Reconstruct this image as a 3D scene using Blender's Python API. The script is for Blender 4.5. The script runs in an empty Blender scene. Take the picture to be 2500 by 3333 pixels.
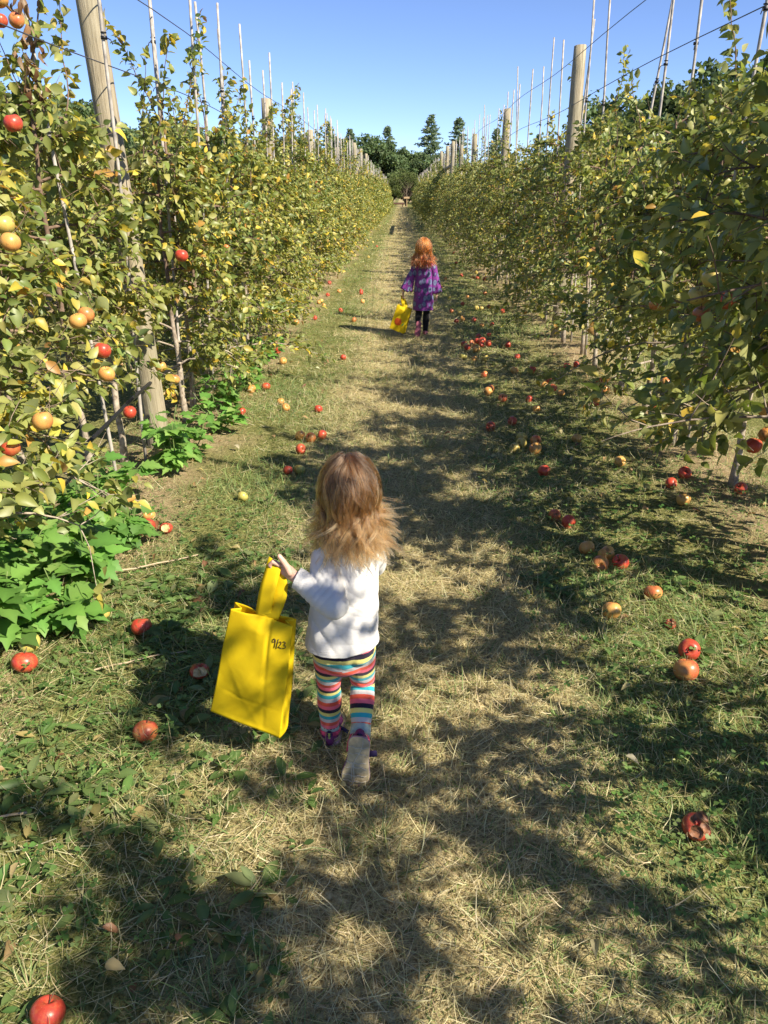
import bpy, bmesh, math, random
import numpy as np
from mathutils import Vector, Matrix, noise as mnoise

# ------------------------------------------------------------------ camera, sky, sun, exposure
S = bpy.context.scene
COL = S.collection
R = math.radians

cam_d = bpy.data.cameras.new("camera")
cam_d.sensor_fit = 'VERTICAL'
cam_d.sensor_height = 36.0
cam_d.lens = 27.05
cam_d.clip_start = 0.05
cam_d.clip_end = 3000
cam = bpy.data.objects.new("camera", cam_d)
cam.location = (0, 0, 1.6)
cam.rotation_euler = (R(90 - 22.58), 0, R(1.2))
COL.objects.link(cam)
S.camera = cam

SUN_EL = 41.5
SUN_H = Vector((0.81, -0.59)).normalized()          # where the sun stands: to the right and behind
W = bpy.data.worlds.new("World")
S.world = W
W.use_nodes = True
wn = W.node_tree.nodes
sky = wn.new('ShaderNodeTexSky')
sky.sky_type = 'NISHITA'
sky.sun_disc = False
sky.sun_elevation = R(SUN_EL)
sky.sun_rotation = math.atan2(SUN_H.x, SUN_H.y)
sky.altitude = 3000
sky.air_density = 0.85
sky.dust_density = 0.0
sky.ozone_density = 4.0
bg = wn['Background']
bg.inputs['Strength'].default_value = 0.096
tint = wn.new('ShaderNodeMix'); tint.data_type = 'RGBA'; tint.blend_type = 'MULTIPLY'; tint.inputs[0].default_value = 1.0
tint.inputs[7].default_value = (0.96, 0.915, 1.0, 1)      # a slightly purer blue than the model's
W.node_tree.links.new(sky.outputs[0], tint.inputs[6])
W.node_tree.links.new(tint.outputs[2], bg.inputs['Color'])

sun_d = bpy.data.lights.new("sun", 'SUN')
sun_d.energy = 4.8
sun_d.angle = R(0.55)
sun_d.color = (1.0, 0.91, 0.74)
sun = bpy.data.objects.new("sun", sun_d)
sv = Vector((SUN_H.x * math.cos(R(SUN_EL)), SUN_H.y * math.cos(R(SUN_EL)), math.sin(R(SUN_EL))))
sun.rotation_euler = sv.to_track_quat('Z', 'Y').to_euler()
sun.location = sv * 40
COL.objects.link(sun)

S.view_settings.view_transform = 'Standard'
S.view_settings.look = 'None'
S.view_settings.gamma = 1.0
S.view_settings.exposure = 1.1
S.cycles.use_denoising = True
S.cycles.max_bounces = 8
S.cycles.transparent_max_bounces = 8

RNG = np.random.default_rng(23)
rnd = random.Random(9)

# ------------------------------------------------------------------ node helpers
def lin(r, g, b):
    f = lambda c: c / 12.92 if c <= 0.04045 else ((c + 0.055) / 1.055) ** 2.4
    return (f(r / 255), f(g / 255), f(b / 255), 1.0)

def mat(name):
    m = bpy.data.materials.new(name)
    m.use_nodes = True
    nt = m.node_tree
    p = nt.nodes['Principled BSDF']
    return m, nt, p

def N(nt, kind, **kw):
    n = nt.nodes.new(kind)
    for k, v in kw.items():
        if k in n.inputs:
            n.inputs[k].default_value = v
        else:
            setattr(n, k, v)
    return n

def L(nt, a, b):
    nt.links.new(a, b)

def ramp(nt, stops, interp='LINEAR'):
    r = nt.nodes.new('ShaderNodeValToRGB')
    cr = r.color_ramp
    cr.interpolation = interp
    while len(cr.elements) < len(stops):
        cr.elements.new(0.5)
    for e, (p, c) in zip(cr.elements, stops):
        e.position = p
        e.color = c if len(c) == 4 else (*c, 1)
    return r

def mixc(nt, fac, a, b, blend='MIX'):
    m = nt.nodes.new('ShaderNodeMix')
    m.data_type = 'RGBA'
    m.blend_type = blend
    for sock, val in ((m.inputs[0], fac), (m.inputs[6], a), (m.inputs[7], b)):
        if hasattr(val, 'is_linked'):
            L(nt, val, sock)
        else:
            sock.default_value = val
    return m.outputs[2]

def math_n(nt, op, a, b=0.0):
    m = nt.nodes.new('ShaderNodeMath')
    m.operation = op
    for sock, val in ((m.inputs[0], a), (m.inputs[1], b)):
        if hasattr(val, 'is_linked'):
            L(nt, val, sock)
        else:
            sock.default_value = val
    return m.outputs[0]

def noise_tex(nt, scale, detail=4, rough=0.55, coord='Object', dist=0.0, vec=None):
    if vec is None:
        tc = nt.nodes.new('ShaderNodeTexCoord')
        vec = tc.outputs[coord]
    n = N(nt, 'ShaderNodeTexNoise', Scale=scale, Detail=detail, Roughness=rough, Distortion=dist)
    L(nt, vec, n.inputs['Vector'])
    return n

def add_bump(nt, p, height, strength=0.3, dist=0.01):
    b = N(nt, 'ShaderNodeBump', Strength=strength, Distance=dist)
    L(nt, height, b.inputs['Height'])
    L(nt, b.outputs[0], p.inputs['Normal'])

# ------------------------------------------------------------------ mesh helpers
def np_mesh(name, V, F, material, col=None, smooth=True):
    me = bpy.data.meshes.new(name)
    me.from_pydata(np.asarray(V, dtype=np.float32), [], F if not isinstance(F, np.ndarray) else F.astype(np.int32), shade_flat=not smooth)
    if col is not None:
        a = me.attributes.new('col', 'FLOAT_COLOR', 'POINT')
        c4 = np.ones((len(V), 4), dtype=np.float32)
        c4[:, :3] = col
        a.data.foreach_set('color', c4.ravel())
    if material is not None:
        me.materials.append(material)
    return me

def link(name, data, parent=None, loc=None, kind=None):
    o = bpy.data.objects.new(name, data)
    COL.objects.link(o)
    if parent is not None:
        o.parent = parent
    if loc is not None:
        o.location = loc
    if kind:
        o['kind'] = kind
    return o

def tag(o, label, cat, group=None):
    o['label'] = label
    o['category'] = cat
    if group:
        o['group'] = group
    return o

def thing(name, loc, label, cat, group=None):
    o = bpy.data.objects.new(name, None)
    o.empty_display_size = 0.1
    o.location = loc
    COL.objects.link(o)
    return tag(o, label, cat, group)

class MB:
    """collects tubes and patches, in one coordinate frame, into one mesh"""
    def __init__(s):
        s.v, s.f, s.n = [], [], 0
    def add(s, V, F):
        V = np.asarray(V, dtype=float)
        s.v.append(V)
        s.f.extend([tuple(i + s.n for i in f) for f in F])
        s.n += len(V)
    def tube(s, pts, rad, k=6, cap=True, side=None, round_ends=False):
        V, F = tube(pts, rad, k, cap, side, round_ends)
        s.add(V, F)
        return s
    def mesh(s, name, material, smooth=True, off=None):
        V = np.concatenate(s.v) if s.v else np.zeros((0, 3))
        if off is not None:
            V = V - np.asarray(off)
        return np_mesh(name, V, s.f, material, smooth=smooth)

def tube(pts, rad, k=6, cap=True, side=None, round_ends=False):
    """a tube along pts; rad: a number or (a, b) per point; side fixes the a-axis"""
    P = [Vector(p) for p in pts]
    Rd = [(r, r) if not hasattr(r, '__len__') else tuple(r) for r in (rad if hasattr(rad, '__len__') else [rad] * len(P))]
    if round_ends:
        def ext(p, q, r):
            d = (p - q).normalized()
            m = (r[0] + r[1]) / 2
            return [(p + d * m * 0.55, (r[0] * 0.83, r[1] * 0.83)), (p + d * m * 0.88, (r[0] * 0.45, r[1] * 0.45)), (p + d * m, (r[0] * 0.08, r[1] * 0.08))]
        a = ext(P[0], P[1], Rd[0])[::-1]
        b = ext(P[-1], P[-2], Rd[-1])
        P = [x[0] for x in a] + P + [x[0] for x in b]
        Rd = [x[1] for x in a] + Rd + [x[1] for x in b]
    V = []
    prev = None
    for i, p in enumerate(P):
        t = (P[min(i + 1, len(P) - 1)] - P[max(i - 1, 0)])
        t = t.normalized() if t.length > 1e-9 else Vector((0, 0, 1))
        if prev is None:
            s_ = Vector(side) if side is not None else (Vector((1, 0, 0)) if abs(t.x) < 0.9 else Vector((0, 1, 0)))
        else:
            s_ = Vector(side) if side is not None else prev
        s_ = (s_ - t * s_.dot(t))
        s_ = s_.normalized() if s_.length > 1e-6 else t.orthogonal().normalized()
        prev = s_
        u = t.cross(s_)
        a, b = Rd[i]
        for j in range(k):
            an = 2 * math.pi * j / k
            V.append(p + s_ * (a * math.cos(an)) + u * (b * math.sin(an)))
    F = []
    for i in range(len(P) - 1):
        for j in range(k):
            j2 = (j + 1) % k
            F.append((i * k + j, i * k + j2, (i + 1) * k + j2, (i + 1) * k + j))
    if cap:
        F.append(tuple(range(k))[::-1])
        F.append(tuple((len(P) - 1) * k + j for j in range(k)))
    return np.array([tuple(v) for v in V]), F

def ball(c, r, seg=16, rings=10, M=None):
    V, F = [], []
    r = (r, r, r) if not hasattr(r, '__len__') else r
    for i in range(rings + 1):
        th = math.pi * i / rings
        for j in range(seg):
            ph = 2 * math.pi * j / seg
            v = Vector((r[0] * math.sin(th) * math.cos(ph), r[1] * math.sin(th) * math.sin(ph), r[2] * math.cos(th)))
            if M is not None:
                v = M @ v
            V.append((c[0] + v.x, c[1] + v.y, c[2] + v.z))
    for i in range(rings):
        for j in range(seg):
            j2 = (j + 1) % seg
            F.append((i * seg + j, (i + 1) * seg + j, (i + 1) * seg + j2, i * seg + j2))
    return np.array(V), F

def fuse(name, mb, voxel, smooth_it=6, smooth_f=0.5):
    """voxel-union of the closed shapes in mb: returns a plain mesh"""
    me = mb.mesh(name + "_raw", None)
    bm = bmesh.new(); bm.from_mesh(me); bmesh.ops.recalc_face_normals(bm, faces=bm.faces); bm.to_mesh(me); bm.free()
    o = bpy.data.objects.new(name + "_raw", me)
    COL.objects.link(o)
    m = o.modifiers.new("r", 'REMESH'); m.mode = 'VOXEL'; m.voxel_size = voxel; m.use_smooth_shade = True
    if smooth_it:
        m2 = o.modifiers.new("s", 'SMOOTH'); m2.factor = smooth_f; m2.iterations = smooth_it
    dg = bpy.context.evaluated_depsgraph_get()
    out = bpy.data.meshes.new_from_object(o.evaluated_get(dg), depsgraph=dg)
    out.name = name
    bpy.data.objects.remove(o)
    bpy.data.meshes.remove(me)
    return out

def verts_of(me):
    a = np.zeros(len(me.vertices) * 3, dtype=np.float32)
    me.vertices.foreach_get('co', a)
    return a.reshape(-1, 3).astype(float)

def set_verts(me, V):
    me.vertices.foreach_set('co', np.asarray(V, dtype=np.float32).ravel())
    me.update()

def cut(me, co, no, solid=0.0):
    """drop what lies on the side no points to"""
    bm = bmesh.new(); bm.from_mesh(me)
    bmesh.ops.bisect_plane(bm, geom=bm.verts[:] + bm.edges[:] + bm.faces[:], plane_co=co, plane_no=no, clear_outer=True)
    bm.to_mesh(me); bm.free()
    return me

def shade_smooth(me):
    me.polygons.foreach_set('use_smooth', [True] * len(me.polygons))
    me.update()

def snoise(x, y, seed=0):
    """cheap smooth noise, about -1..1, on arrays"""
    r = np.random.default_rng(seed)
    o = 0
    for k in range(6):
        a = r.uniform(0, 2 * np.pi); f = r.uniform(0.6, 1.6) * (1.0 + 0.55 * k)
        o = o + np.sin((x * np.cos(a) + y * np.sin(a)) * f + r.uniform(0, 6.28)) / (1 + 0.5 * k)
    return o / 2.4

ROW_L, ROW_R = -1.63, 1.86
def gz(x, y):
    x = np.asarray(x, dtype=float); y = np.asarray(y, dtype=float)
    z = 0.012 * snoise(x * 2.2, y * 2.2, 3) + 0.006 * snoise(x * 7, y * 7, 4)
    z = z + 0.035 * np.exp(-((x - ROW_L) / 0.35) ** 2) + 0.035 * np.exp(-((x - ROW_R) / 0.35) ** 2)
    near = np.clip(1.3 - (np.abs(y - 4) + np.abs(x)) / 60.0, 0, 1)
    return z * near
def gz1(x, y):
    return float(gz(np.array([x]), np.array([y]))[0])

# ------------------------------------------------------------------ materials
def leaf_material(name, rough=0.45, trans=0.35, back=(1.25, 1.22, 1.5), per_object=True, spec=0.4):
    m, nt, p = mat(name)
    at = N(nt, 'ShaderNodeAttribute', attribute_name='col')
    c = at.outputs['Color']
    if per_object:
        oi = nt.nodes.new('ShaderNodeObjectInfo')
        f = math_n(nt, 'MULTIPLY', oi.outputs['Random'], 0.28)
        c = mixc(nt, f, c, (0.30, 0.26, 0.05, 1))
    geo = nt.nodes.new('ShaderNodeNewGeometry')
    under = mixc(nt, 1.0, c, (*back, 1), 'MULTIPLY')
    under = mixc(nt, 0.25, under, (0.30, 0.32, 0.20, 1))
    c2 = mixc(nt, geo.outputs['Backfacing'], c, under)
    L(nt, c2, p.inputs['Base Color'])
    p.inputs['Roughness'].default_value = rough
    p.inputs['Specular IOR Level'].default_value = spec
    tr = nt.nodes.new('ShaderNodeBsdfTranslucent')
    tc = mixc(nt, 1.0, c, (1.35, 1.4, 0.7, 1), 'MULTIPLY')
    L(nt, tc, tr.inputs['Color'])
    mx = N(nt, 'ShaderNodeMixShader', Fac=trans)
    mx.inputs[0].default_value = trans
    L(nt, p.outputs[0], mx.inputs[1]); L(nt, tr.outputs[0], mx.inputs[2])
    L(nt, mx.outputs[0], nt.nodes['Material Output'].inputs['Surface'])
    return m

M_LEAF = leaf_material('apple_leaf', rough=0.42, trans=0.33)
M_WEED = leaf_material('weed_leaf', rough=0.5, trans=0.35, per_object=False, back=(1.2, 1.15, 1.3))
M_GRASS = leaf_material('grass_blade', rough=0.6, trans=0.3, per_object=False, back=(1, 1, 1), spec=0.25)
M_FAR = leaf_material('far_foliage', rough=0.7, trans=0.35, per_object=False, back=(1, 1, 1), spec=0.15)

def bark_material(name, c1, c2, scale=18, stretch=0.2, rough=0.85, bump=0.5):
    m, nt, p = mat(name)
    tc = nt.nodes.new('ShaderNodeTexCoord')
    mp = N(nt, 'ShaderNodeMapping'); mp.inputs['Scale'].default_value = (1, 1, stretch)
    L(nt, tc.outputs['Object'], mp.inputs['Vector'])
    n = noise_tex(nt, scale, 6, 0.65, vec=mp.outputs[0], dist=0.4)
    r = ramp(nt, [(0.3, c1), (0.7, c2)])
    L(nt, n.outputs['Fac'], r.inputs[0])
    L(nt, r.outputs[0], p.inputs['Base Color'])
    p.inputs['Roughness'].default_value = rough
    p.inputs['Specular IOR Level'].default_value = 0.2
    add_bump(nt, p, n.outputs['Fac'], bump, 0.01)
    return m

def tree_bark():
    """pale grey-tan stem low down, browner on the branches"""
    m, nt, p = mat('apple_bark')
    tc = nt.nodes.new('ShaderNodeTexCoord')
    sep = nt.nodes.new('ShaderNodeSeparateXYZ'); L(nt, tc.outputs['Object'], sep.inputs[0])
    n = noise_tex(nt, 30, 5, 0.65, dist=0.5)
    low = ramp(nt, [(0.32, (0.16, 0.12, 0.085)), (0.5, (0.36, 0.30, 0.235)), (0.7, (0.50, 0.44, 0.36))])
    hi = ramp(nt, [(0.3, (0.10, 0.065, 0.045)), (0.7, (0.24, 0.155, 0.11))])
    L(nt, n.outputs['Fac'], low.inputs[0]); L(nt, n.outputs['Fac'], hi.inputs[0])
    f = N(nt, 'ShaderNodeMapRange'); f.inputs['From Min'].default_value = 0.5; f.inputs['From Max'].default_value = 1.0
    L(nt, sep.outputs['Z'], f.inputs['Value'])
    L(nt, mixc(nt, f.outputs[0], low.outputs[0], hi.outputs[0]), p.inputs['Base Color'])
    p.inputs['Roughness'].default_value = 0.85
    add_bump(nt, p, n.outputs['Fac'], 0.5, 0.008)
    return m
M_BARK = tree_bark()
M_FARBARK = bark_material('far_bark', (0.06, 0.045, 0.035), (0.14, 0.11, 0.085))

def post_material():
    m, nt, p = mat('weathered_post')
    tc = nt.nodes.new('ShaderNodeTexCoord')
    mp = N(nt, 'ShaderNodeMapping'); mp.inputs['Scale'].default_value = (1, 1, 0.06)
    L(nt, tc.outputs['Object'], mp.inputs['Vector'])
    g = noise_tex(nt, 55, 6, 0.7, vec=mp.outputs[0], dist=0.8)
    big = noise_tex(nt, 2.2, 3, 0.5)
    r = ramp(nt, [(0.30, (0.20, 0.165, 0.12)), (0.5, (0.37, 0.315, 0.235)), (0.72, (0.50, 0.44, 0.345))])
    L(nt, g.outputs['Fac'], r.inputs[0])
    st = ramp(nt, [(0.35, (0.72, 0.76, 0.68)), (0.65, (1.0, 0.97, 0.92))])
    L(nt, big.outputs['Fac'], st.inputs[0])
    L(nt, mixc(nt, 1.0, r.outputs[0], st.outputs[0], 'MULTIPLY'), p.inputs['Base Color'])
    p.inputs['Roughness'].default_value = 0.85
    p.inputs['Specular IOR Level'].default_value = 0.2
    add_bump(nt, p, g.outputs['Fac'], 0.6, 0.012)
    return m
M_POST = post_material()

def plain(name, c, rough=0.6, metal=0.0, nscale=40, var=0.25, bump=0.15, spec=0.4):
    m, nt, p = mat(name)
    n = noise_tex(nt, nscale, 4)
    a = tuple(x * (1 - var) for x in c[:3]); b = tuple(min(1, x * (1 + var)) for x in c[:3])
    r = ramp(nt, [(0.3, a), (0.7, b)])
    L(nt, n.outputs['Fac'], r.inputs[0])
    L(nt, r.outputs[0], p.inputs['Base Color'])
    p.inputs['Roughness'].default_value = rough
    p.inputs['Metallic'].default_value = metal
    p.inputs['Specular IOR Level'].default_value = spec
    if bump:
        add_bump(nt, p, n.outputs['Fac'], bump, 0.004)
    return m
M_STAKE = plain('pale_stake', (0.38, 0.345, 0.31), 0.6, 0.0, 14, 0.45, 0.25)
M_WIRE = plain('dark_wire', (0.10, 0.10, 0.11), 0.5, 0.5, 30, 0.2, 0)
M_BLACK = plain('black_plastic', (0.014, 0.014, 0.016), 0.45, 0, 30, 0.2, 0.05)

def ground_material():
    m, nt, p = mat('orchard_floor')
    tc = nt.nodes.new('ShaderNodeTexCoord')
    obj = tc.outputs['Object']
    sep = nt.nodes.new('ShaderNodeSeparateXYZ'); L(nt, obj, sep.inputs[0])
    n1 = noise_tex(nt, 1.4, 5, 0.6, vec=obj); n2 = noise_tex(nt, 14, 6, 0.7, vec=obj, dist=0.6); n3 = noise_tex(nt, 70, 4, 0.7, vec=obj)
    soil = ramp(nt, [(0.3, (0.21, 0.15, 0.085)), (0.55, (0.34, 0.255, 0.15)), (0.75, (0.46, 0.36, 0.225))])
    L(nt, n2.outputs['Fac'], soil.inputs[0])
    straw = ramp(nt, [(0.35, (0.15, 0.115, 0.055)), (0.5, (0.37, 0.30, 0.15)), (0.68, (0.62, 0.53, 0.30))])
    L(nt, n3.outputs['Fac'], straw.inputs[0])
    green = ramp(nt, [(0.35, (0.06, 0.07, 0.022)), (0.52, (0.17, 0.175, 0.055)), (0.7, (0.40, 0.35, 0.15))])
    L(nt, n3.outputs['Fac'], green.inputs[0])
    # distance from the middle of the mown path, wobbled
    wob = math_n(nt, 'MULTIPLY', math_n(nt, 'SUBTRACT', n1.outputs['Fac'], 0.5), 1.1)
    ax = math_n(nt, 'ABSOLUTE', math_n(nt, 'ADD', math_n(nt, 'SUBTRACT', sep.outputs['X'], 0.04), wob))
    f1 = N(nt, 'ShaderNodeMapRange'); f1.inputs['From Min'].default_value = 0.42; f1.inputs['From Max'].default_value = 0.75
    L(nt, ax, f1.inputs['Value'])
    c = mixc(nt, f1.outputs[0], straw.outputs[0], green.outputs[0])
    # bare soil along each tree row (rows repeat every 3.6 m)
    rowx = math_n(nt, 'PINGPONG', math_n(nt, 'SUBTRACT', sep.outputs['X'], ROW_L), 1.8)
    rw = math_n(nt, 'ADD', rowx, math_n(nt, 'MULTIPLY', wob, 0.9))
    f2 = N(nt, 'ShaderNodeMapRange'); f2.inputs['From Min'].default_value = 0.55; f2.inputs['From Max'].default_value = 0.2
    L(nt, rw, f2.inputs['Value'])
    c = mixc(nt, f2.outputs[0], c, soil.outputs[0])
    L(nt, c, p.inputs['Base Color'])
    p.inputs['Roughness'].default_value = 0.95
    p.inputs['Specular IOR Level'].default_value = 0.1
    h = math_n(nt, 'ADD', n2.outputs['Fac'], math_n(nt, 'MULTIPLY', n3.outputs['Fac'], 0.5))
    add_bump(nt, p, h, 0.9, 0.03)
    return m
M_GROUND = ground_material()

def apple_material():
    """colour R of the object = how red, G = how yellow-green the ground colour is, B = dullness"""
    m, nt, p = mat('apple_skin')
    oi = nt.nodes.new('ShaderNodeObjectInfo')
    sp = nt.nodes.new('ShaderNodeSeparateColor'); L(nt, oi.outputs['Color'], sp.inputs[0])
    tc = nt.nodes.new('ShaderNodeTexCoord')
    off = nt.nodes.new('ShaderNodeVectorMath'); off.operation = 'ADD'
    L(nt, tc.outputs['Object'], off.inputs[0])
    cm = nt.nodes.new('ShaderNodeCombineXYZ')
    L(nt, oi.outputs['Random'], cm.inputs[0]); L(nt, math_n(nt, 'MULTIPLY', oi.outputs['Random'], 7.3), cm.inputs[1])
    L(nt, cm.outputs[0], off.inputs[1])
    blush = noise_tex(nt, 16, 3, 0.5, vec=off.outputs[0])
    mp = N(nt, 'ShaderNodeMapping'); mp.inputs['Scale'].default_value = (1, 1, 0.18)
    L(nt, off.outputs[0], mp.inputs['Vector'])
    streak = noise_tex(nt, 160, 3, 0.6, vec=mp.outputs[0])
    spots = N(nt, 'ShaderNodeTexVoronoi', Scale=190.0); L(nt, off.outputs[0], spots.inputs['Vector'])
    ground = mixc(nt, sp.outputs[1], (0.60, 0.30, 0.085, 1), (0.47, 0.43, 0.11, 1))
    red = mixc(nt, streak.outputs['Fac'], (0.30, 0.022, 0.018, 1), (0.62, 0.085, 0.045, 1))
    v = math_n(nt, 'ADD', math_n(nt, 'MULTIPLY', blush.outputs['Fac'], 1.5), math_n(nt, 'MULTIPLY', streak.outputs['Fac'], 0.35))
    v = math_n(nt, 'ADD', v, math_n(nt, 'MULTIPLY', sp.outputs[0], 1.6))
    fr = N(nt, 'ShaderNodeMapRange'); fr.inputs['From Min'].default_value = 1.35; fr.inputs['From Max'].default_value = 2.05
    L(nt, v, fr.inputs['Value'])
    c = mixc(nt, fr.outputs[0], ground, red)
    dot = N(nt, 'ShaderNodeMapRange'); dot.inputs['From Min'].default_value = 0.16; dot.inputs['From Max'].default_value = 0.08
    dot.inputs['To Max'].default_value = 0.4
    L(nt, spots.outputs['Distance'], dot.inputs['Value'])
    c = mixc(nt, dot.outputs[0], c, (0.65, 0.45, 0.2, 1))
    mot = noise_tex(nt, 45, 4, 0.7, vec=off.outputs[0])
    mr = N(nt, 'ShaderNodeMapRange'); mr.inputs['From Min'].default_value = 0.5; mr.inputs['From Max'].default_value = 0.75; mr.inputs['To Max'].default_value = 0.45
    L(nt, mot.outputs['Fac'], mr.inputs['Value'])
    c = mixc(nt, mr.outputs[0], c, (0.62, 0.27, 0.08, 1))
    br = noise_tex(nt, 28, 2, 0.5, vec=off.outputs[0], dist=0.6)
    bf = N(nt, 'ShaderNodeMapRange'); bf.inputs['From Min'].default_value = 0.62; bf.inputs['From Max'].default_value = 0.68; bf.inputs['To Max'].default_value = 0.75
    L(nt, br.outputs['Fac'], bf.inputs['Value'])
    c = mixc(nt, bf.outputs[0], c, (0.17, 0.075, 0.03, 1))
    c = mixc(nt, math_n(nt, 'MULTIPLY', sp.outputs[2], 0.65), c, (0.12, 0.045, 0.025, 1))
    L(nt, c, p.inputs['Base Color'])
    p.inputs['Roughness'].default_value = 0.36
    p.inputs['Specular IOR Level'].default_value = 0.45
    p.inputs['Subsurface Weight'].default_value = 0.08
    p.inputs['Subsurface Radius'].default_value = (0.01, 0.005, 0.003)
    add_bump(nt, p, blush.outputs['Fac'], 0.06, 0.01)
    return m
M_APPLE = apple_material()
M_FLESH = plain('apple_flesh', (0.56, 0.40, 0.19), 0.6, 0, 60, 0.45, 0.4)
M_ROT = plain('rotten_flesh', (0.20, 0.085, 0.04), 0.55, 0, 70, 0.6, 0.6)
M_STEM = plain('apple_stalk', (0.10, 0.065, 0.035), 0.8)

def skin_material():
    m, nt, p = mat('skin')
    n = noise_tex(nt, 25, 3)
    r = ramp(nt, [(0.3, (0.60, 0.335, 0.25)), (0.7, (0.70, 0.43, 0.33))])
    L(nt, n.outputs['Fac'], r.inputs[0]); L(nt, r.outputs[0], p.inputs['Base Color'])
    p.inputs['Roughness'].default_value = 0.5
    p.inputs['Subsurface Weight'].default_value = 0.15
    p.inputs['Subsurface Radius'].default_value = (0.012, 0.005, 0.003)
    return m
M_SKIN = skin_material()

def cloth(name, c, weave=900, bump=0.15, rough=0.9, sheen=0.2):
    m, nt, p = mat(name)
    n = noise_tex(nt, 9, 4)
    tc = nt.nodes.new('ShaderNodeTexCoord')
    mp = N(nt, 'ShaderNodeMapping'); mp.inputs['Scale'].default_value = (0.25, 0.25, 1.6)
    L(nt, tc.outputs['Object'], mp.inputs['Vector'])
    slub = noise_tex(nt, weave * 0.25, 3, 0.6, vec=mp.outputs[0])
    r = ramp(nt, [(0.3, tuple(x * 0.94 for x in c)), (0.7, c)])
    L(nt, slub.outputs['Fac'], r.inputs[0]); L(nt, r.outputs[0], p.inputs['Base Color'])
    p.inputs['Roughness'].default_value = rough
    p.inputs['Specular IOR Level'].default_value = 0.2
    p.inputs['Sheen Weight'].default_value = sheen
    h = math_n(nt, 'ADD', math_n(nt, 'MULTIPLY', n.outputs['Fac'], 2.0), math_n(nt, 'MULTIPLY', slub.outputs['Fac'], 0.3))
    add_bump(nt, p, h, bump, 0.012)
    return m
M_SHIRT = cloth('white_jersey', (0.66, 0.645, 0.635), bump=0.3)
M_DARKLEG = cloth('black_leggings', (0.012, 0.011, 0.013), bump=0.2)

def stripes_material():
    m, nt, p = mat('striped_knit')
    at = N(nt, 'ShaderNodeAttribute', attribute_name='t')
    n = noise_tex(nt, 500, 2)
    t = math_n(nt, 'ADD', at.outputs['Fac'], math_n(nt, 'MULTIPLY', math_n(nt, 'SUBTRACT', n.outputs['Fac'], 0.5), 0.0015))
    f = math_n(nt, 'FRACT', math_n(nt, 'DIVIDE', t, 0.080))
    navy, yel, teal = (0.022, 0.016, 0.035), (0.70, 0.64, 0.20), (0.035, 0.36, 0.42)
    gry, org, pnk = (0.48, 0.46, 0.46), (0.66, 0.09, 0.05), (0.78, 0.14, 0.20)
    r = ramp(nt, [(0.0, navy), (0.165, yel), (0.335, teal), (0.50, gry), (0.665, org), (0.835, pnk)], 'CONSTANT')
    L(nt, f, r.inputs[0]); L(nt, r.outputs[0], p.inputs['Base Color'])
    p.inputs['Roughness'].default_value = 0.9
    p.inputs['Specular IOR Level'].default_value = 0.15
    p.inputs['Sheen Weight'].default_value = 0.2
    add_bump(nt, p, n.outputs['Fac'], 0.15, 0.003)
    return m
M_STRIPE = stripes_material()
M_SHOE = plain('purple_shoe', (0.15, 0.022, 0.10), 0.7, 0, 55, 0.5, 0.3)
M_SHOEPINK = plain('pink_overlay', (0.62, 0.06, 0.13), 0.6, 0, 55, 0.3, 0.2)
M_SOLE = plain('tan_sole', (0.46, 0.365, 0.21), 0.85, 0, 45, 0.3, 0.4)
M_TREAD = plain('pale_tread_line', (0.52, 0.45, 0.33), 0.85, 0, 45, 0.2, 0.2)
M_RIM = plain('lilac_sole_rim', (0.33, 0.22, 0.28), 0.8, 0, 45, 0.3, 0.3)
M_LIME = plain('lime_ribbon', (0.50, 0.52, 0.12), 0.7, 0, 300, 0.5, 0.2)
M_NAVY = plain('navy_strap', (0.022, 0.013, 0.06), 0.8)
M_PINKSHOE = plain('pink_shoe', (0.34, 0.10, 0.14), 0.7, 0, 40, 0.4, 0.3)

def bag_material():
    m, nt, p = mat('yellow_nonwoven')
    n = noise_tex(nt, 6, 4)
    v = N(nt, 'ShaderNodeTexVoronoi', Scale=520.0)
    tc = nt.nodes.new('ShaderNodeTexCoord'); L(nt, tc.outputs['Object'], v.inputs['Vector'])
    r = ramp(nt, [(0.3, (0.84, 0.61, 0.008)), (0.7, (0.90, 0.68, 0.012))])
    L(nt, n.outputs['Fac'], r.inputs[0]); L(nt, r.outputs[0], p.inputs['Base Color'])
    p.inputs['Roughness'].default_value = 0.62
    p.inputs['Specular IOR Level'].default_value = 0.3
    h = math_n(nt, 'ADD', math_n(nt, 'MULTIPLY', n.outputs['Fac'], 1.2), math_n(nt, 'MULTIPLY', v.outputs['Distance'], 0.03))
    add_bump(nt, p, h, 0.3, 0.012)
    tr = N(nt, 'ShaderNodeBsdfTranslucent'); tr.inputs['Color'].default_value = (0.85, 0.55, 0.02, 1)
    mx = N(nt, 'ShaderNodeMixShader'); mx.inputs[0].default_value = 0.28
    L(nt, p.outputs[0], mx.inputs[1]); L(nt, tr.outputs[0], mx.inputs[2])
    L(nt, mx.outputs[0], nt.nodes['Material Output'].inputs['Surface'])
    return m
M_BAG = bag_material()
M_INK = plain('black_marker', (0.035, 0.02, 0.02), 0.6, 0, 50, 0.1, 0)
M_PRINT = plain('orange_print', (0.66, 0.10, 0.015), 0.6, 0, 50, 0.2, 0)
M_PRINTG = plain('green_print', (0.10, 0.28, 0.05), 0.6, 0, 50, 0.2, 0)
M_EYEW = plain('eye_white', (0.75, 0.74, 0.72), 0.25, 0, 50, 0.03, 0)
M_EYED = plain('eye_iris', (0.03, 0.02, 0.015), 0.15, 0, 50, 0.1, 0)
M_LIP = plain('lip', (0.50, 0.18, 0.16), 0.5, 0, 50, 0.1, 0)

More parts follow.
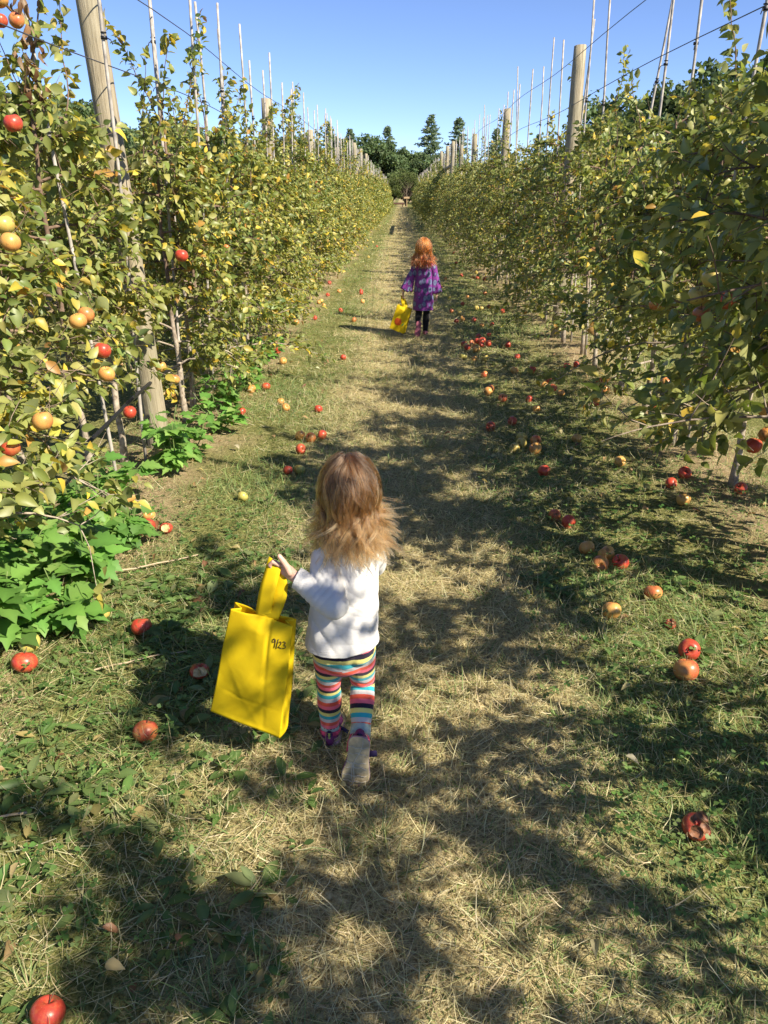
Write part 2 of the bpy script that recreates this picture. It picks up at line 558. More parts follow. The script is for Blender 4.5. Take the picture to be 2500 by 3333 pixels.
def hair_material(name, root, tip, lock=None):
    m = bpy.data.materials.new(name); m.use_nodes = True
    nt = m.node_tree
    nt.nodes.remove(nt.nodes['Principled BSDF'])
    hi = nt.nodes.new('ShaderNodeHairInfo')
    c = mixc(nt, hi.outputs['Intercept'], (*root, 1), (*tip, 1))
    k = math_n(nt, 'ADD', math_n(nt, 'MULTIPLY', hi.outputs['Random'], 0.7), 0.65)
    if lock:
        at = N(nt, 'ShaderNodeAttribute', attribute_name=lock)
        k = math_n(nt, 'MULTIPLY', k, at.outputs['Fac'])
    hsv = nt.nodes.new('ShaderNodeHueSaturation'); L(nt, c, hsv.inputs['Color']); L(nt, k, hsv.inputs['Value'])
    h = nt.nodes.new('ShaderNodeBsdfHairPrincipled')
    h.parametrization = 'COLOR'
    L(nt, hsv.outputs[0], h.inputs['Color'])
    h.inputs['Roughness'].default_value = 0.32
    h.inputs['Radial Roughness'].default_value = 0.45
    h.inputs['Coat'].default_value = 0.0
    L(nt, h.outputs[0], nt.nodes['Material Output'].inputs['Surface'])
    return m
M_HAIR = hair_material('golden_brown_hair', (0.052, 0.024, 0.011), (0.29, 0.142, 0.054), 'lock')
M_RED = hair_material('copper_red_hair', (0.42, 0.10, 0.018), (0.24, 0.05, 0.012), 'lock')

def dress_material():
    m, nt, p = mat('purple_leaf_print')
    tc = nt.nodes.new('ShaderNodeTexCoord')
    mp = N(nt, 'ShaderNodeMapping'); mp.inputs['Scale'].default_value = (17, 0.0, 11.5)
    L(nt, tc.outputs['Object'], mp.inputs['Vector'])
    v = N(nt, 'ShaderNodeTexVoronoi', Scale=1.0, Randomness=0.35); L(nt, mp.outputs[0], v.inputs['Vector'])
    n = noise_tex(nt, 60, 3)
    d = math_n(nt, 'ADD', v.outputs['Distance'], math_n(nt, 'MULTIPLY', math_n(nt, 'SUBTRACT', n.outputs['Fac'], 0.5), 0.35))
    r = ramp(nt, [(0.0, (0.015, 0.012, 0.06)), (0.16, (0.10, 0.12, 0.26)), (0.34, (0.16, 0.18, 0.30)), (0.40, (0.06, 0.01, 0.16)), (0.55, (0.20, 0.02, 0.22)), (0.8, (0.11, 0.012, 0.20))])
    L(nt, d, r.inputs[0]); L(nt, r.outputs[0], p.inputs['Base Color'])
    p.inputs['Roughness'].default_value = 0.6
    p.inputs['Sheen Weight'].default_value = 0.25
    add_bump(nt, p, n.outputs['Fac'], 0.15, 0.01)
    return m
M_DRESS = dress_material()

# ------------------------------------------------------------------ ground sheet
def axis(parts):
    out = []
    for a, b, st in parts:
        out += list(np.arange(a, b, st))
    out.append(parts[-1][1])
    return np.array(out)
gx = axis([(-900, -60, 60), (-60, -8, 4), (-8, -2.5, 0.5), (-2.5, 2.5, 0.05), (2.5, 8, 0.5), (8, 60, 4), (60, 900, 60)])
gy = axis([(-60, -3, 3), (-3, 0.5, 0.25), (0.5, 8, 0.05), (8, 20, 0.2), (20, 100, 2), (100, 1500, 70)])
GX, GY = np.meshgrid(gx, gy)
GZ = gz(GX, GY)
nx, ny = len(gx), len(gy)
idx = np.arange(nx * ny).reshape(ny, nx)
quads = np.stack([idx[:-1, :-1], idx[:-1, 1:], idx[1:, 1:], idx[1:, :-1]], -1).reshape(-1, 4)
ground = link('ground', np_mesh('ground', np.stack([GX, GY, GZ], -1).reshape(-1, 3), quads, M_GROUND), kind='structure')

# ------------------------------------------------------------------ grass and ground cover
def blades(P, az, length, elev, bend, width, col, seg=3):
    """ribbons: P base (n,3), az azimuth, elev angle of the base over the ground, bend = change of elevation to the tip"""
    n = len(P)
    ts = np.linspace(0, 1, seg + 1)
    pos = P.copy()
    ring = []
    turn = RNG.normal(0, 0.45, n)
    az0 = az
    for i in range(seg + 1):
        az = az0 + turn * ts[i] * 1.6
        e = elev + bend * ts[i]
        if i:
            st = length / seg
            pos = pos + np.stack([np.cos(az) * np.cos(e) * st, np.sin(az) * np.cos(e) * st, np.sin(e) * st], 1)
        ring.append(pos.copy())
    side = np.stack([-np.sin(az), np.cos(az), np.zeros(n)], 1)
    tw = RNG.normal(0, 0.5, n)
    side[:, 2] += np.sin(tw)
    V = []
    for i in range(seg):
        w = width * (1 - 0.75 * (ts[i] ** 1.5)) * 0.5
        V += [ring[i] - side * w[:, None], ring[i] + side * w[:, None]]
    V.append(ring[seg])
    V = np.stack(V, 1)                       # n, 2seg+1, 3
    k = 2 * seg + 1
    base = (np.arange(n) * k)[:, None]
    F = []
    for i in range(seg - 1):
        a = 2 * i
        F += [[a, a + 1, a + 3], [a, a + 3, a + 2]]
    F.append([2 * seg - 2, 2 * seg - 1, 2 * seg])
    F = np.array(F)
    faces = (base[:, None, :] + F[None]).reshape(-1, 3)
    floor = gz(V[..., 0].ravel(), V[..., 1].ravel()).reshape(V.shape[:2]) + 0.002
    V[..., 2] = np.maximum(V[..., 2], floor)
    C = np.repeat(col, k, 0)
    return V.reshape(-1, 3), faces, C

def scatter(rect, n):
    x0, x1, y0, y1 = rect
    return RNG.uniform(x0, x1, n), RNG.uniform(y0, y1, n)

def mixcol(n, pal, w):
    pal = np.array(pal); i = RNG.choice(len(pal), n, p=np.array(w) / sum(w))
    c = pal[i] * RNG.uniform(0.75, 1.25, (n, 1))
    return c * RNG.uniform(0.93, 1.07, (n, 3))

STRAW = [(0.66, 0.56, 0.34), (0.54, 0.45, 0.25), (0.72, 0.64, 0.43), (0.36, 0.27, 0.14), (0.42, 0.39, 0.17)]
GREEN = [(0.115, 0.205, 0.045), (0.17, 0.27, 0.06), (0.25, 0.33, 0.085), (0.08, 0.14, 0.035), (0.38, 0.35, 0.14)]

def dry_w(x, y):
    c = 0.05 + 0.12 * snoise(y * 0.5, y * 0.2, 11)
    return np.exp(-(np.abs(x - c) / (0.55 + 0.12 * snoise(x * 2, y * 1.5, 12))) ** 3)
def bare_w(x, y):
    l = np.exp(-((x + 1.22) / 0.28) ** 2) * np.clip(0.55 + 0.9 * snoise(x * 2.2, y * 1.6, 13), 0, 1)
    r = np.exp(-((x - 1.75) / 0.33) ** 2) * np.clip(0.45 + 0.8 * snoise(x * 2.2, y * 1.6, 14), 0, 0.8)
    p = 0.7 * (snoise(x * 3.1, y * 3.1, 15) > 0.75)
    return np.clip(l + r + p, 0, 1)

ZONES = [  # rect, dry blades, green blades, width scale
    ((-1.5, 1.6, 0.75, 2.3), 40000, 44000, 1.0),
    ((-1.8, 2.2, 2.3, 4.2), 60000, 62000, 1.0),
    ((-2.0, 2.6, 4.2, 7.5), 72000, 66000, 1.15),
    ((-2.2, 2.8, 7.5, 14), 80000, 66000, 1.6),
    ((-2.2, 2.8, 14, 34), 60000, 46000, 3.0),
    ((-2.0, 2.6, 34, 92), 16000, 12000, 8.0)]
V1, F1, C1, n1 = [], [], [], 0
V2, F2, C2, n2 = [], [], [], 0
for rect, nd, ng, ws in ZONES:
    x, y = scatter(rect, nd)
    w = np.clip(dry_w(x, y) + 0.20 + 0.25 * ((x > 0.5) & (y > 4)) + 0.25 * snoise(x * 2.5, y * 2.5, 16), 0.05, 1) * (1 - 0.6 * bare_w(x, y))
    k = RNG.random(nd) < w
    x, y = x[k], y[k]; n = len(x)
    P = np.stack([x, y, gz(x, y) + RNG.uniform(0.0, 0.018, n)], 1)
    flow = snoise(x * 1.7, y * 1.7, 17) * 2.5
    az = flow + RNG.normal(0, 1.0, n) + np.pi * (RNG.random(n) < 0.5)
    ln = RNG.uniform(0.03, 0.11, n) * (1 + 0.12 * (ws - 1))
    el = np.abs(RNG.normal(0.05, 0.22, n))
    v, f, c = blades(P, az, ln, el, RNG.normal(-0.1, 0.7, n), RNG.uniform(0.0010, 0.0026, n) * ws, mixcol(n, STRAW, [5, 4, 2.5, 2.5, 2.0]))
    V1.append(v); F1.append(f + n1); C1.append(c); n1 += len(v)
    x, y = scatter(rect, ng)
    w = np.clip(1.0 - 0.72 * dry_w(x, y), 0, 1) * np.clip(0.65 + 0.6 * snoise(x * 1.9, y * 1.9, 18), 0.06, 1) * (1 - 0.85 * bare_w(x, y))
    k = RNG.random(ng) < w
    x, y = x[k], y[k]; n = len(x)
    P = np.stack([x, y, gz(x, y)], 1)
    az = snoise(x * 1.3, y * 1.3, 19) * 3 + RNG.normal(0, 1.2, n)
    tall = np.clip(0.7 + 0.5 * snoise(x * 2.7, y * 2.7, 20), 0.3, 1.4)
    ln = RNG.uniform(0.035, 0.115, n) * tall * (1 + 0.06 * (ws - 1))
    el = np.clip(RNG.normal(0.75, 0.35, n), 0.1, 1.45)
    v, f, c = blades(P, az, ln, el, -RNG.uniform(0.3, 1.3, n), RNG.uniform(0.0018, 0.0042, n) * ws, mixcol(n, GREEN, [4, 4, 2.5, 2, 2.2]))
    V2.append(v); F2.append(f + n2); C2.append(c); n2 += len(v)
# upright tufts the mower missed
for _ in range(150):
    y_ = 0.9 + 7.5 * rnd.random() ** 1.5
    x_ = rnd.uniform(-1.25, 1.5)
    m_ = rnd.randint(14, 34)
    x = x_ + RNG.normal(0, 0.016, m_); y = y_ + RNG.normal(0, 0.016, m_)
    P = np.stack([x, y, gz(x, y)], 1)
    az = np.arctan2(y - y_, x - x_) + RNG.normal(0, 0.5, m_)
    pal = [(0.13, 0.20, 0.045), (0.24, 0.27, 0.08), (0.46, 0.39, 0.19)]
    v, f, c = blades(P, az, RNG.uniform(0.05, 0.125, m_), np.clip(RNG.normal(1.1, 0.25, m_), 0.3, 1.5), -RNG.uniform(0.3, 1.3, m_), RNG.uniform(0.0016, 0.0036, m_), mixcol(m_, pal, rnd.choice([[4, 2, 1], [2, 4, 2], [0.5, 2, 5]])))
    V2.append(v); F2.append(f + n2); C2.append(c); n2 += len(v)
link('dry_grass', np_mesh('dry_grass', np.concatenate(V1), np.concatenate(F1), M_GRASS, np.concatenate(C1)), kind='stuff')
link('green_grass', np_mesh('green_grass', np.concatenate(V2), np.concatenate(F2), M_GRASS, np.concatenate(C2)), kind='stuff')

# leaf templates: (across, along, up), triangles
def leaf_template(rows, fold=0.25, curl=0.25, serr=0.0):
    """rows: (along, half width) from stalk to tip; folded on the midrib, curling down to the tip"""
    V, F = [], []
    for i, (t, w) in enumerate(rows):
        z = -curl * t * t
        if w <= 0:
            V.append((0, t, z))
        else:
            V += [(-w, t + (serr if i % 2 else 0), z + fold * w), (0, t, z), (w, t + (serr if i % 2 else 0), z + fold * w)]
    idx = []
    c = 0
    for t, w in rows:
        if w <= 0: idx.append((c,)); c += 1
        else: idx.append((c, c + 1, c + 2)); c += 3
    for a, b in zip(idx[:-1], idx[1:]):
        if len(a) == 1:
            F += [(a[0], b[1], b[0]), (a[0], b[2], b[1])]
        elif len(b) == 1:
            F += [(a[0], a[1], b[0]), (a[1], a[2], b[0])]
        else:
            F += [(a[0], a[1], b[1]), (a[0], b[1], b[0]), (a[1], a[2], b[2]), (a[1], b[2], b[1])]
    return np.array(V, float), np.array(F)
T_APPLE = leaf_template([(0, 0), (0.16, 0.17), (0.42, 0.285), (0.74, 0.19), (1.0, 0)], fold=0.35, curl=0.22)
T_APPLE2 = leaf_template([(0, 0), (0.16, 0.17), (0.42, 0.285), (0.74, 0.19), (1.0, 0)], fold=0.65, curl=0.5)
T_OVAL = leaf_template([(0, 0), (0.12, 0.05), (0.3, 0.2), (0.55, 0.27), (0.8, 0.18), (1, 0)], fold=0.25, curl=0.18)
T_LOBE = leaf_template([(0, 0), (0.14, 0.03), (0.22, 0.22), (0.34, 0.38), (0.40, 0.24), (0.54, 0.36), (0.62, 0.20), (0.74, 0.22), (0.80, 0.12), (1, 0)], fold=0.18, curl=0.3)
T_CLOVER = leaf_template([(0, 0), (0.6, 0.36), (0.9, 0.3), (1, 0)], fold=0.15, curl=0.0)

def leaf_cloud(tmpl, P, D, Nn, Ln, Wd, col):
    TV, TF = tmpl
    rib = np.where(np.abs(TV[:, 0]) < 1e-9, 1.16, 0.96)
    D = D / np.linalg.norm(D, axis=1, keepdims=True)
    Sd = np.cross(D, Nn); Sd /= np.maximum(np.linalg.norm(Sd, axis=1, keepdims=True), 1e-6)
    Up = np.cross(Sd, D)
    n, k = len(P), len(TV)
    V = (P[:, None, :] + TV[None, :, 1, None] * (D * Ln[:, None])[:, None, :] + TV[None, :, 0, None] * (Sd * Wd[:, None])[:, None, :]
         + TV[None, :, 2, None] * (Up * Ln[:, None])[:, None, :])
    F = (np.arange(n)[:, None, None] * k + TF[None]).reshape(-1, 3)
    return V.reshape(-1, 3), F, np.repeat(col, k, 0) * np.tile(rib, n)[:, None]

class Cloud:
    def __init__(s): s.V, s.F, s.C, s.n = [], [], [], 0
    def add(s, v, f, c): s.V.append(v); s.F.append(f + s.n); s.C.append(c); s.n += len(v)
    def mesh(s, name, material): return np_mesh(name, np.concatenate(s.V), np.concatenate(s.F), material, np.concatenate(s.C))

def unit(v): return v / np.maximum(np.linalg.norm(v, axis=-1, keepdims=True), 1e-9)

# flat broad leaves of plantain and dandelion, in rosettes lying on the ground
cl = Cloud()
ros = []
for _ in range(900):
    zone = rnd.random()
    if zone < 0.45: x, y = rnd.uniform(-1.25, -0.25), rnd.uniform(0.95, 3.4)
    elif zone < 0.85: x, y = rnd.uniform(0.5, 1.7), rnd.uniform(0.9, 3.2)
    else: x, y = rnd.choice([-1, 1]) * rnd.uniform(0.5, 1.5), rnd.uniform(3.2, 7)
    s_ = float(snoise(np.array([x * 2.3]), np.array([y * 2.3]), 31)[0])
    if s_ + rnd.uniform(-0.5, 0.5) > (0.02 if y < 3.3 else 0.40): ros.append((x, y))
for x, y in ros:
    k = rnd.randint(3, 8)
    a = RNG.uniform(0, 6.28) + np.arange(k) * 2.4 + RNG.normal(0, 0.3, k)
    e = RNG.uniform(-0.05, 0.55, k)
    D = np.stack([np.cos(a) * np.cos(e), np.sin(a) * np.cos(e), np.sin(e)], 1)
    P = np.tile([x, y, gz1(x, y) + 0.012], (k, 1)) + D * 0.01
    Nn = np.tile([0, 0, 1.0], (k, 1)) + RNG.normal(0, 0.25, (k, 3))
    sc = rnd.choice([0.03, 0.035, 0.045, 0.055, 0.07])
    Ln = sc * RNG.uniform(0.7, 1.3, k)
    cl.add(*leaf_cloud(T_OVAL, P, D, Nn, Ln, Ln * RNG.uniform(0.55, 0.95, k), mixcol(k, [(0.085, 0.15, 0.04), (0.13, 0.20, 0.06), (0.18, 0.22, 0.09), (0.30, 0.24, 0.10)], [4, 4, 2, 0.5])))
V = cl.V
link('broadleaf_ground_cover', cl.mesh('broadleaf_ground_cover', M_WEED), kind='stuff')

# clover on the right-hand verge
cl = Cloud()
n = 5200
x = RNG.uniform(0.45, 2.3, n); y = RNG.uniform(0.9, 4.6, n)
k = RNG.random(n) < np.clip(0.6 + 0.7 * snoise(x * 1.5, y * 1.5, 33), 0, 1) * np.clip((x - 0.42) / 0.4, 0, 1) * np.clip((5.2 - y) / 2.2, 0, 1)
x, y = x[k], y[k]
xl = RNG.uniform(-1.4, -0.5, 700); yl = RNG.uniform(1.2, 4, 700)
x = np.concatenate([x, xl]); y = np.concatenate([y, yl]); n = len(x)
h = RNG.uniform(0.012, 0.06, n); a0 = RNG.uniform(0, 6.28, n); tilt = RNG.normal(0, 0.3, (n, 3)); tilt[:, 2] = 1
cc = mixcol(n, [(0.06, 0.125, 0.03), (0.10, 0.18, 0.045), (0.15, 0.22, 0.07)], [3, 4, 2])
for j in range(3):
    a = a0 + j * 2.09
    D = np.stack([np.cos(a), np.sin(a), RNG.normal(0.05, 0.2, n)], 1)
    Ln = RNG.uniform(0.009, 0.019, n)
    cl.add(*leaf_cloud(T_CLOVER, np.stack([x, y, gz(x, y) + h], 1), D, tilt, Ln, Ln * 1.25, cc))
link('clover', cl.mesh('clover', M_WEED), kind='stuff')

# fallen leaves, dry and curled
cl = Cloud()
n = 330
x = np.concatenate([RNG.normal(1.35, 0.45, n // 2), RNG.normal(-1.05, 0.4, n - n // 2)])
y = RNG.uniform(0.9, 9, n) ** 1.0
D = np.stack([RNG.normal(0, 1, n), RNG.normal(0, 1, n), RNG.normal(0.1, 0.25, n)], 1)
Nn = np.stack([RNG.normal(0, 0.4, n), RNG.normal(0, 0.4, n), np.ones(n)], 1)
Ln = RNG.uniform(0.025, 0.052, n)
cl.add(*leaf_cloud(T_APPLE2, np.stack([x, y, gz(x, y) + RNG.uniform(0.012, 0.04, n)], 1), D, Nn, Ln, Ln * RNG.uniform(0.8, 1.2, n),
                   mixcol(n, [(0.34, 0.22, 0.11), (0.46, 0.36, 0.18), (0.22, 0.11, 0.06), (0.42, 0.40, 0.25)], [4, 3, 2, 2])))
link('fallen_leaves', cl.mesh('fallen_leaves', M_WEED), kind='stuff')

# a few long dry twigs
TWIGS = [((-1.50, 2.85), (-0.95, 3.25), 0.006, 'long pale dry twig on bare soil beside the left weeds'),
         ((-1.13, 2.28), (-0.78, 2.42), 0.004, 'thin pale twig on the soil below the big red apple'),
         ((-1.02, 1.63), (-1.30, 1.52), 0.004, 'pale dry stalk lying at the left edge of the grass'),
         ((-0.02, 1.05), (-0.30, 0.98), 0.003, 'dry straw stalk lying flat nearest the camera')]
for (ax_, ay), (bx, by), r_, lab in TWIGS:
    pts = []
    for i in range(8):
        t = i / 7
        x_, y_ = ax_ + (bx - ax_) * t + rnd.uniform(-.006, .006), ay + (by - ay) * t + rnd.uniform(-.01, .01)
        pts.append((x_, y_, gz1(x_, y_) + 0.012 + r_ + 0.01 * math.sin(3 * t)))
    me = MB().tube(pts, [r_ * (1 - 0.5 * i / 7) for i in range(8)], 6).mesh('twig', plain('dry_twig', (0.42, 0.33, 0.22), 0.9) if 'dry_twig' not in bpy.data.materials else bpy.data.materials['dry_twig'])
    tag(link('twig', me), lab, 'twig', 'dry twigs on the ground')

# ------------------------------------------------------------------ apple trees on the trellis
LEAFPAL = [(0.150, 0.198, 0.052), (0.222, 0.252, 0.074), (0.31, 0.315, 0.10), (0.085, 0.135, 0.035), (0.42, 0.37, 0.075), (0.58, 0.42, 0.055), (0.42, 0.22, 0.06)]

def tree_variant(seed, n_leaf, H=2.2, nb=22, half=0.68, reach=0.5, bare=0.45, yellow=1.0, leader=0.5, leaf=0.060):
    """returns (trunk mesh, crown mesh). Row direction is y, half = how far the limbs reach across the row"""
    r = random.Random(seed); g = np.random.default_rng(seed)
    wood = MB()
    ph = r.uniform(0, 6.28)
    trunk = []
    for i in range(12):
        t = i / 11
        trunk.append(Vector((0.035 * math.sin(3 * t + ph) + r.uniform(-.008, .008), 0.035 * math.cos(2.3 * t + ph) * t + r.uniform(-.008, .008), t * H)))
    trunk[0].z = -0.06
    wood.tube(trunk, [0.021 - 0.014 * (i / 11) + (0.010 if i == 0 else 0) + r.uniform(-.0015, .0015) for i in range(12)], 9)
    sites, dirs = [], []
    def add_sites(p, d, k):
        for _ in range(k):
            sites.append(p); dirs.append(d)
    def twig(p, d, ln, r0, dens):
        pts = [p.copy()]; q = p.copy(); dd = d.copy(); m = max(3, int(ln / 0.07))
        for i in range(m):
            dd = (dd + Vector((r.gauss(0, .13), r.gauss(0, .13), r.gauss(0.02, .12)))).normalized()
            q = q + dd * (ln / m)
            pts.append(q.copy())
            add_sites(q.copy(), dd.copy(), dens)
        wood.tube(pts, [r0 * (1 - 0.65 * i / m) for i in range(m + 1)], 4, cap=False)
        return pts
    for b in range(nb):
        h = bare + (H - bare) * ((b + r.random()) / nb) ** 0.95
        f = (h - bare) / (H - bare)
        side = 1 if b % 2 else -1
        az = r.gauss(0, 0.75)
        env = (1 - 0.62 * f ** 1.3) 
        ln = math.hypot(half * math.cos(az), reach * math.sin(az)) * env * r.uniform(0.7, 1.12)
        d = Vector((side * math.cos(az), math.sin(az), r.uniform(0.1, 0.7)))
        d.normalize()
        p = trunk[min(11, int(h / H * 11))].lerp(trunk[min(11, int(h / H * 11) + 1)], 0.5)
        p = Vector((p.x, p.y, h))
        pts = [p.copy()]; m = 7; q = p.copy(); dd = d.copy()
        for i in range(m):
            dd = (dd + Vector((r.gauss(0, .1), r.gauss(0, .1), -0.10 - 0.10 * max(0, 0.3 - f) + r.gauss(0, .07)))).normalized()
            q = q + dd * (ln / m)
            pts.append(q.copy())
            if i >= 1:
                add_sites(q.copy(), dd.copy(), 3)
                for _ in range(2):
                    td = (dd * r.uniform(0.1, 0.9) + Vector((r.gauss(0, .6), r.gauss(0, .6), r.gauss(0.2, .55)))).normalized()
                    twig(q, td, r.uniform(0.07, 0.24) * (1.15 - 0.3 * f), 0.0028, 3)
        wood.tube(pts, [0.0085 * (1 - 0.7 * i / m) for i in range(m + 1)], 5, cap=False)
    nsp = r.randint(1, 4)
    for _ in range(nsp):                       # upright shoots above the hedge
        h = r.uniform(0.75, 1.0) * H
        p = Vector((r.gauss(0, .16), r.gauss(0, .22), h))
        twig(p, Vector((r.gauss(0, .15), r.gauss(0, .15), 1)).normalized(), r.uniform(0.2, 0.6), 0.004, 7)
    if r.random() < leader:
        twig(trunk[-1], Vector((r.gauss(0, .05), r.gauss(0, .05), 1)).normalized(), r.uniform(0.45, 0.9), 0.005, 9)
    sites_a = np.array([tuple(s) for s in sites]); dirs_a = np.array([tuple(s) for s in dirs])
    pick = g.integers(0, len(sites_a), n_leaf)
    P = sites_a[pick] + g.normal(0, 0.022, (n_leaf, 3))
    out = P.copy(); out[:, 2] = 0; out[:, 1] *= 0.4
    D = unit(dirs_a[pick]) * 0.5 + unit(out) * 0.55 + g.normal(0, 0.6, (n_leaf, 3)); D[:, 2] -= 0.12
    Nn = unit(out) * 0.55 + np.array([0, 0, 0.75]) + g.normal(0, 0.48, (n_leaf, 3))
    Ln = leaf * g.uniform(0.62, 1.28, n_leaf)
    wts = np.array([5, 5, 3.6, 2.2, 1.7 * yellow, 0.75 * yellow, 0.3 * yellow]); wts /= wts.sum()
    pal = np.array(LEAFPAL)
    # leaves of one shoot turn together
    site_hue = g.random(len(sites_a) // 4 + 2)[pick // 4]
    u = np.clip(0.5 * site_hue + 0.5 * g.random(n_leaf), 0, 0.999)
    u = np.argsort(np.argsort(u)) / n_leaf
    col = pal[np.searchsorted(np.cumsum(wts), u)] * g.uniform(0.78, 1.22, (n_leaf, 1)) * g.uniform(0.94, 1.06, (n_leaf, 3))
    c = Cloud()
    h1 = n_leaf // 2
    for t_, a_, b_ in ((T_APPLE, 0, h1), (T_APPLE2, h1, n_leaf)):
        s_ = slice(a_, b_)
        c.add(*leaf_cloud(t_, P[s_], D[s_], Nn[s_], Ln[s_], Ln[s_] * g.uniform(0.95, 1.3, b_ - a_), col[s_]))
    return wood.mesh('trunk', M_BARK), c.mesh('crown', M_LEAF)

VAR_L = [tree_variant(100 + i, 2700, H=rnd.uniform(1.75, 2.15), bare=0.24, half=0.70, leader=0.9, yellow=1.35, leaf=0.054) for i in range(8)]
VAR_LS = [tree_variant(160 + i, 2300, H=rnd.uniform(1.5, 1.7), bare=0.42, half=0.52, leader=0.0, yellow=1.3, leaf=0.056) for i in range(4)]
VAR_LN = [tree_variant(150 + i, 1700, H=rnd.uniform(1.8, 2.05), bare=0.78, half=0.40, leader=1.0, nb=18, leaf=0.056) for i in range(5)]
VAR_RN = [tree_variant(270 + i, 3700, H=rnd.uniform(1.85, 2.15), bare=0.55, half=0.82, reach=0.72, nb=28, leader=1.0, yellow=0.5, leaf=0.056) for i in range(5)]
VAR_RS = [tree_variant(290 + i, 1600, H=2.65, bare=0.5, half=0.62, leader=1.0, leaf=0.056) for i in range(3)]  # out of view; thin tall crowns shaped to dapple the small child
VAR_RT = [tree_variant(250 + i, 2600, H=rnd.uniform(2.6, 3.0), bare=0.45, half=0.85, leader=1.0, nb=30, leaf=0.062) for i in range(4)]  # out of view; height and density shaped to shade the near path
VAR_R = [tree_variant(200 + i, 2300, H=rnd.uniform(1.85, 2.2), bare=0.34, half=0.74, reach=0.58, leader=0.5, yellow=0.9, leaf=0.054) for i in range(8)]
VAR_F = [tree_variant(300 + i, 2300, H=2.05, bare=0.25, half=0.74, reach=0.75, leader=0.5, leaf=0.085, yellow=1.2) for i in range(4)]

def tree(x, y, var, label, group, s=1.0, rot=None):
    t = thing('apple_tree', (x, y, gz1(x, y)), label, 'apple tree', group)
    t.rotation_euler = (R(rnd.uniform(-1.5, 1.5)), R(rnd.uniform(-2, 2)), rot if rot is not None else rnd.choice([0, math.pi]) + rnd.uniform(-0.2, 0.2))
    if var in VAR_RN and y < 3.6: s = 1.12                     # the two biggest trees, at the right edge
    t.scale = (s, s, s * rnd.uniform(0.95, 1.06))
    link('trunk', var[0], t)
    link('crown', var[1], t)
    return t

def row_positions(y0, near_step, y_mid, far_step, y_end):
    out = []; y = y0
    while y < y_end:
        out.append(y + rnd.uniform(-0.06, 0.06))
        y += near_step if y < y_mid else far_step
    return out

LAB_L = ['leafy apple tree at the left picture edge with ripe apples low on it',
         'apple tree with a dead brown leader and red apples at its tip, left edge',
         'apple tree tied to the slim pale stake just before the thick leaning-looking post',
         'apple tree right behind the thickest post of the left row',
         'second apple tree past the thickest left post, pale bare stem in the weeds',
         'third apple tree past the thickest left post, slim straight pale stem',
         'fourth apple tree past the thickest left post, two pale stems close together below']
LAB_R = ['apple tree in shade at the right picture edge, pale lower stem above red windfalls',
         'dark shaded apple tree next behind the one at the right picture edge',
         'apple tree with apple hanging low over bare soil in the right row',
         'apple tree in the right row with a slender white stem beside a red windfall',
         'apple tree just in front of the post base in the right row',
         'apple tree right behind the post base in the right row']
LEFT_Y = [1.1, 1.75, 2.35, 2.95, 3.42, 4.02, 4.50, 5.5, 5.86, 6.4, 7.0, 7.55, 8.15] + row_positions(8.75, 0.62, 44, 1.0, 94)
RIGHT_Y = row_positions(-2.6, 0.75, 1.5, 0.75, 1.9) + [2.55, 3.3, 4.2, 5.0, 5.75, 6.55, 7.3, 8.05, 8.75] + row_positions(9.6, 0.78, 44, 1.0, 94)
GL, GR = 'apple trees of the left row', 'apple trees of the right row'
left_trees, right_trees = [], []
for i, y in enumerate(LEFT_Y):
    lab = LAB_L[i - 3] if 3 <= i <= 9 else ('slender apple tree farther down the left row, past the first few stems' if i > 9 else 'apple tree at the near end of the left row, mostly out of view')
    v = VAR_LS[i % 4] if y < 3.2 else VAR_LN[i % 5] if y < 5.0 else VAR_L[(i * 3) % 8] if y < 36 else VAR_F[i % 4]
    left_trees.append(tree(ROW_L - (0.10 if 3.2 < y < 4.7 else 0) + rnd.uniform(-.04, .04), y, v, lab, GL, s=1.0))
for i, y in enumerate(RIGHT_Y):
    if y < 2: lab = 'apple tree of the right row beside the camera, throwing shade on the path'
    else:
        k = sum(1 for q in RIGHT_Y if 2 <= q < y)
        lab = LAB_R[k] if k < 6 else 'apple tree farther down the right row, past the first post base'
    v = VAR_RS[i % 3] if 0.1 < y < 1.1 else VAR_RT[i % 4] if y < 2.0 else VAR_RN[i % 5] if y < 5.5 else VAR_R[(i * 3) % 8] if y < 36 else VAR_F[i % 4]
    right_trees.append(tree(ROW_R + rnd.uniform(-.04, .04), y, v, lab, GR, s=1.0))
# the rows next door
for xr, lab, grp in ((ROW_L - 3.6, 'apple tree in the next row beyond the left hedge', 'apple trees one row over to the left'),
                     (ROW_R + 3.6, 'apple tree in the next row beyond the right hedge', 'apple trees one row over to the right')):
    y = 3.0
    while y < 44:
        tree(xr + rnd.uniform(-.05, .05), y, VAR_F[rnd.randrange(4)], lab, grp, s=1.0)
        y += 1.15 if y < 20 else 1.9

# ------------------------------------------------------------------ stakes, posts, wires, hose
def stake_mesh(h, seed):
    r = random.Random(seed)
    pts = [(0.006 * math.sin(i * 1.1 + seed) + r.uniform(-.003, .003), 0.006 * math.cos(i * 0.9 + seed), -0.1 + (h + 0.1) * i / 8) for i in range(9)]
    mb = MB().tube(pts, [0.0095 + r.uniform(-.0008, .0008) for _ in pts], 8)
    return mb.mesh('training_stake', M_STAKE, smooth=True)
def tie_mesh():
    mb = MB()
    mb.tube([(0.0, 0, -0.008), (0, 0, 0.008)], 0.0165, 8); mb.tube([(0, 0, 0.02), (0, 0, 0.026)], 0.015, 8)
    mb.tube([(0.016, 0, 0), (0.035, 0.01, -0.01), (0.045, 0.012, -0.03)], 0.003, 5)
    return mb.mesh('tie', M_BLACK)
TIE = tie_mesh()
STK_L = [stake_mesh(2.85 + 0.08 * i, i) for i in range(4)]
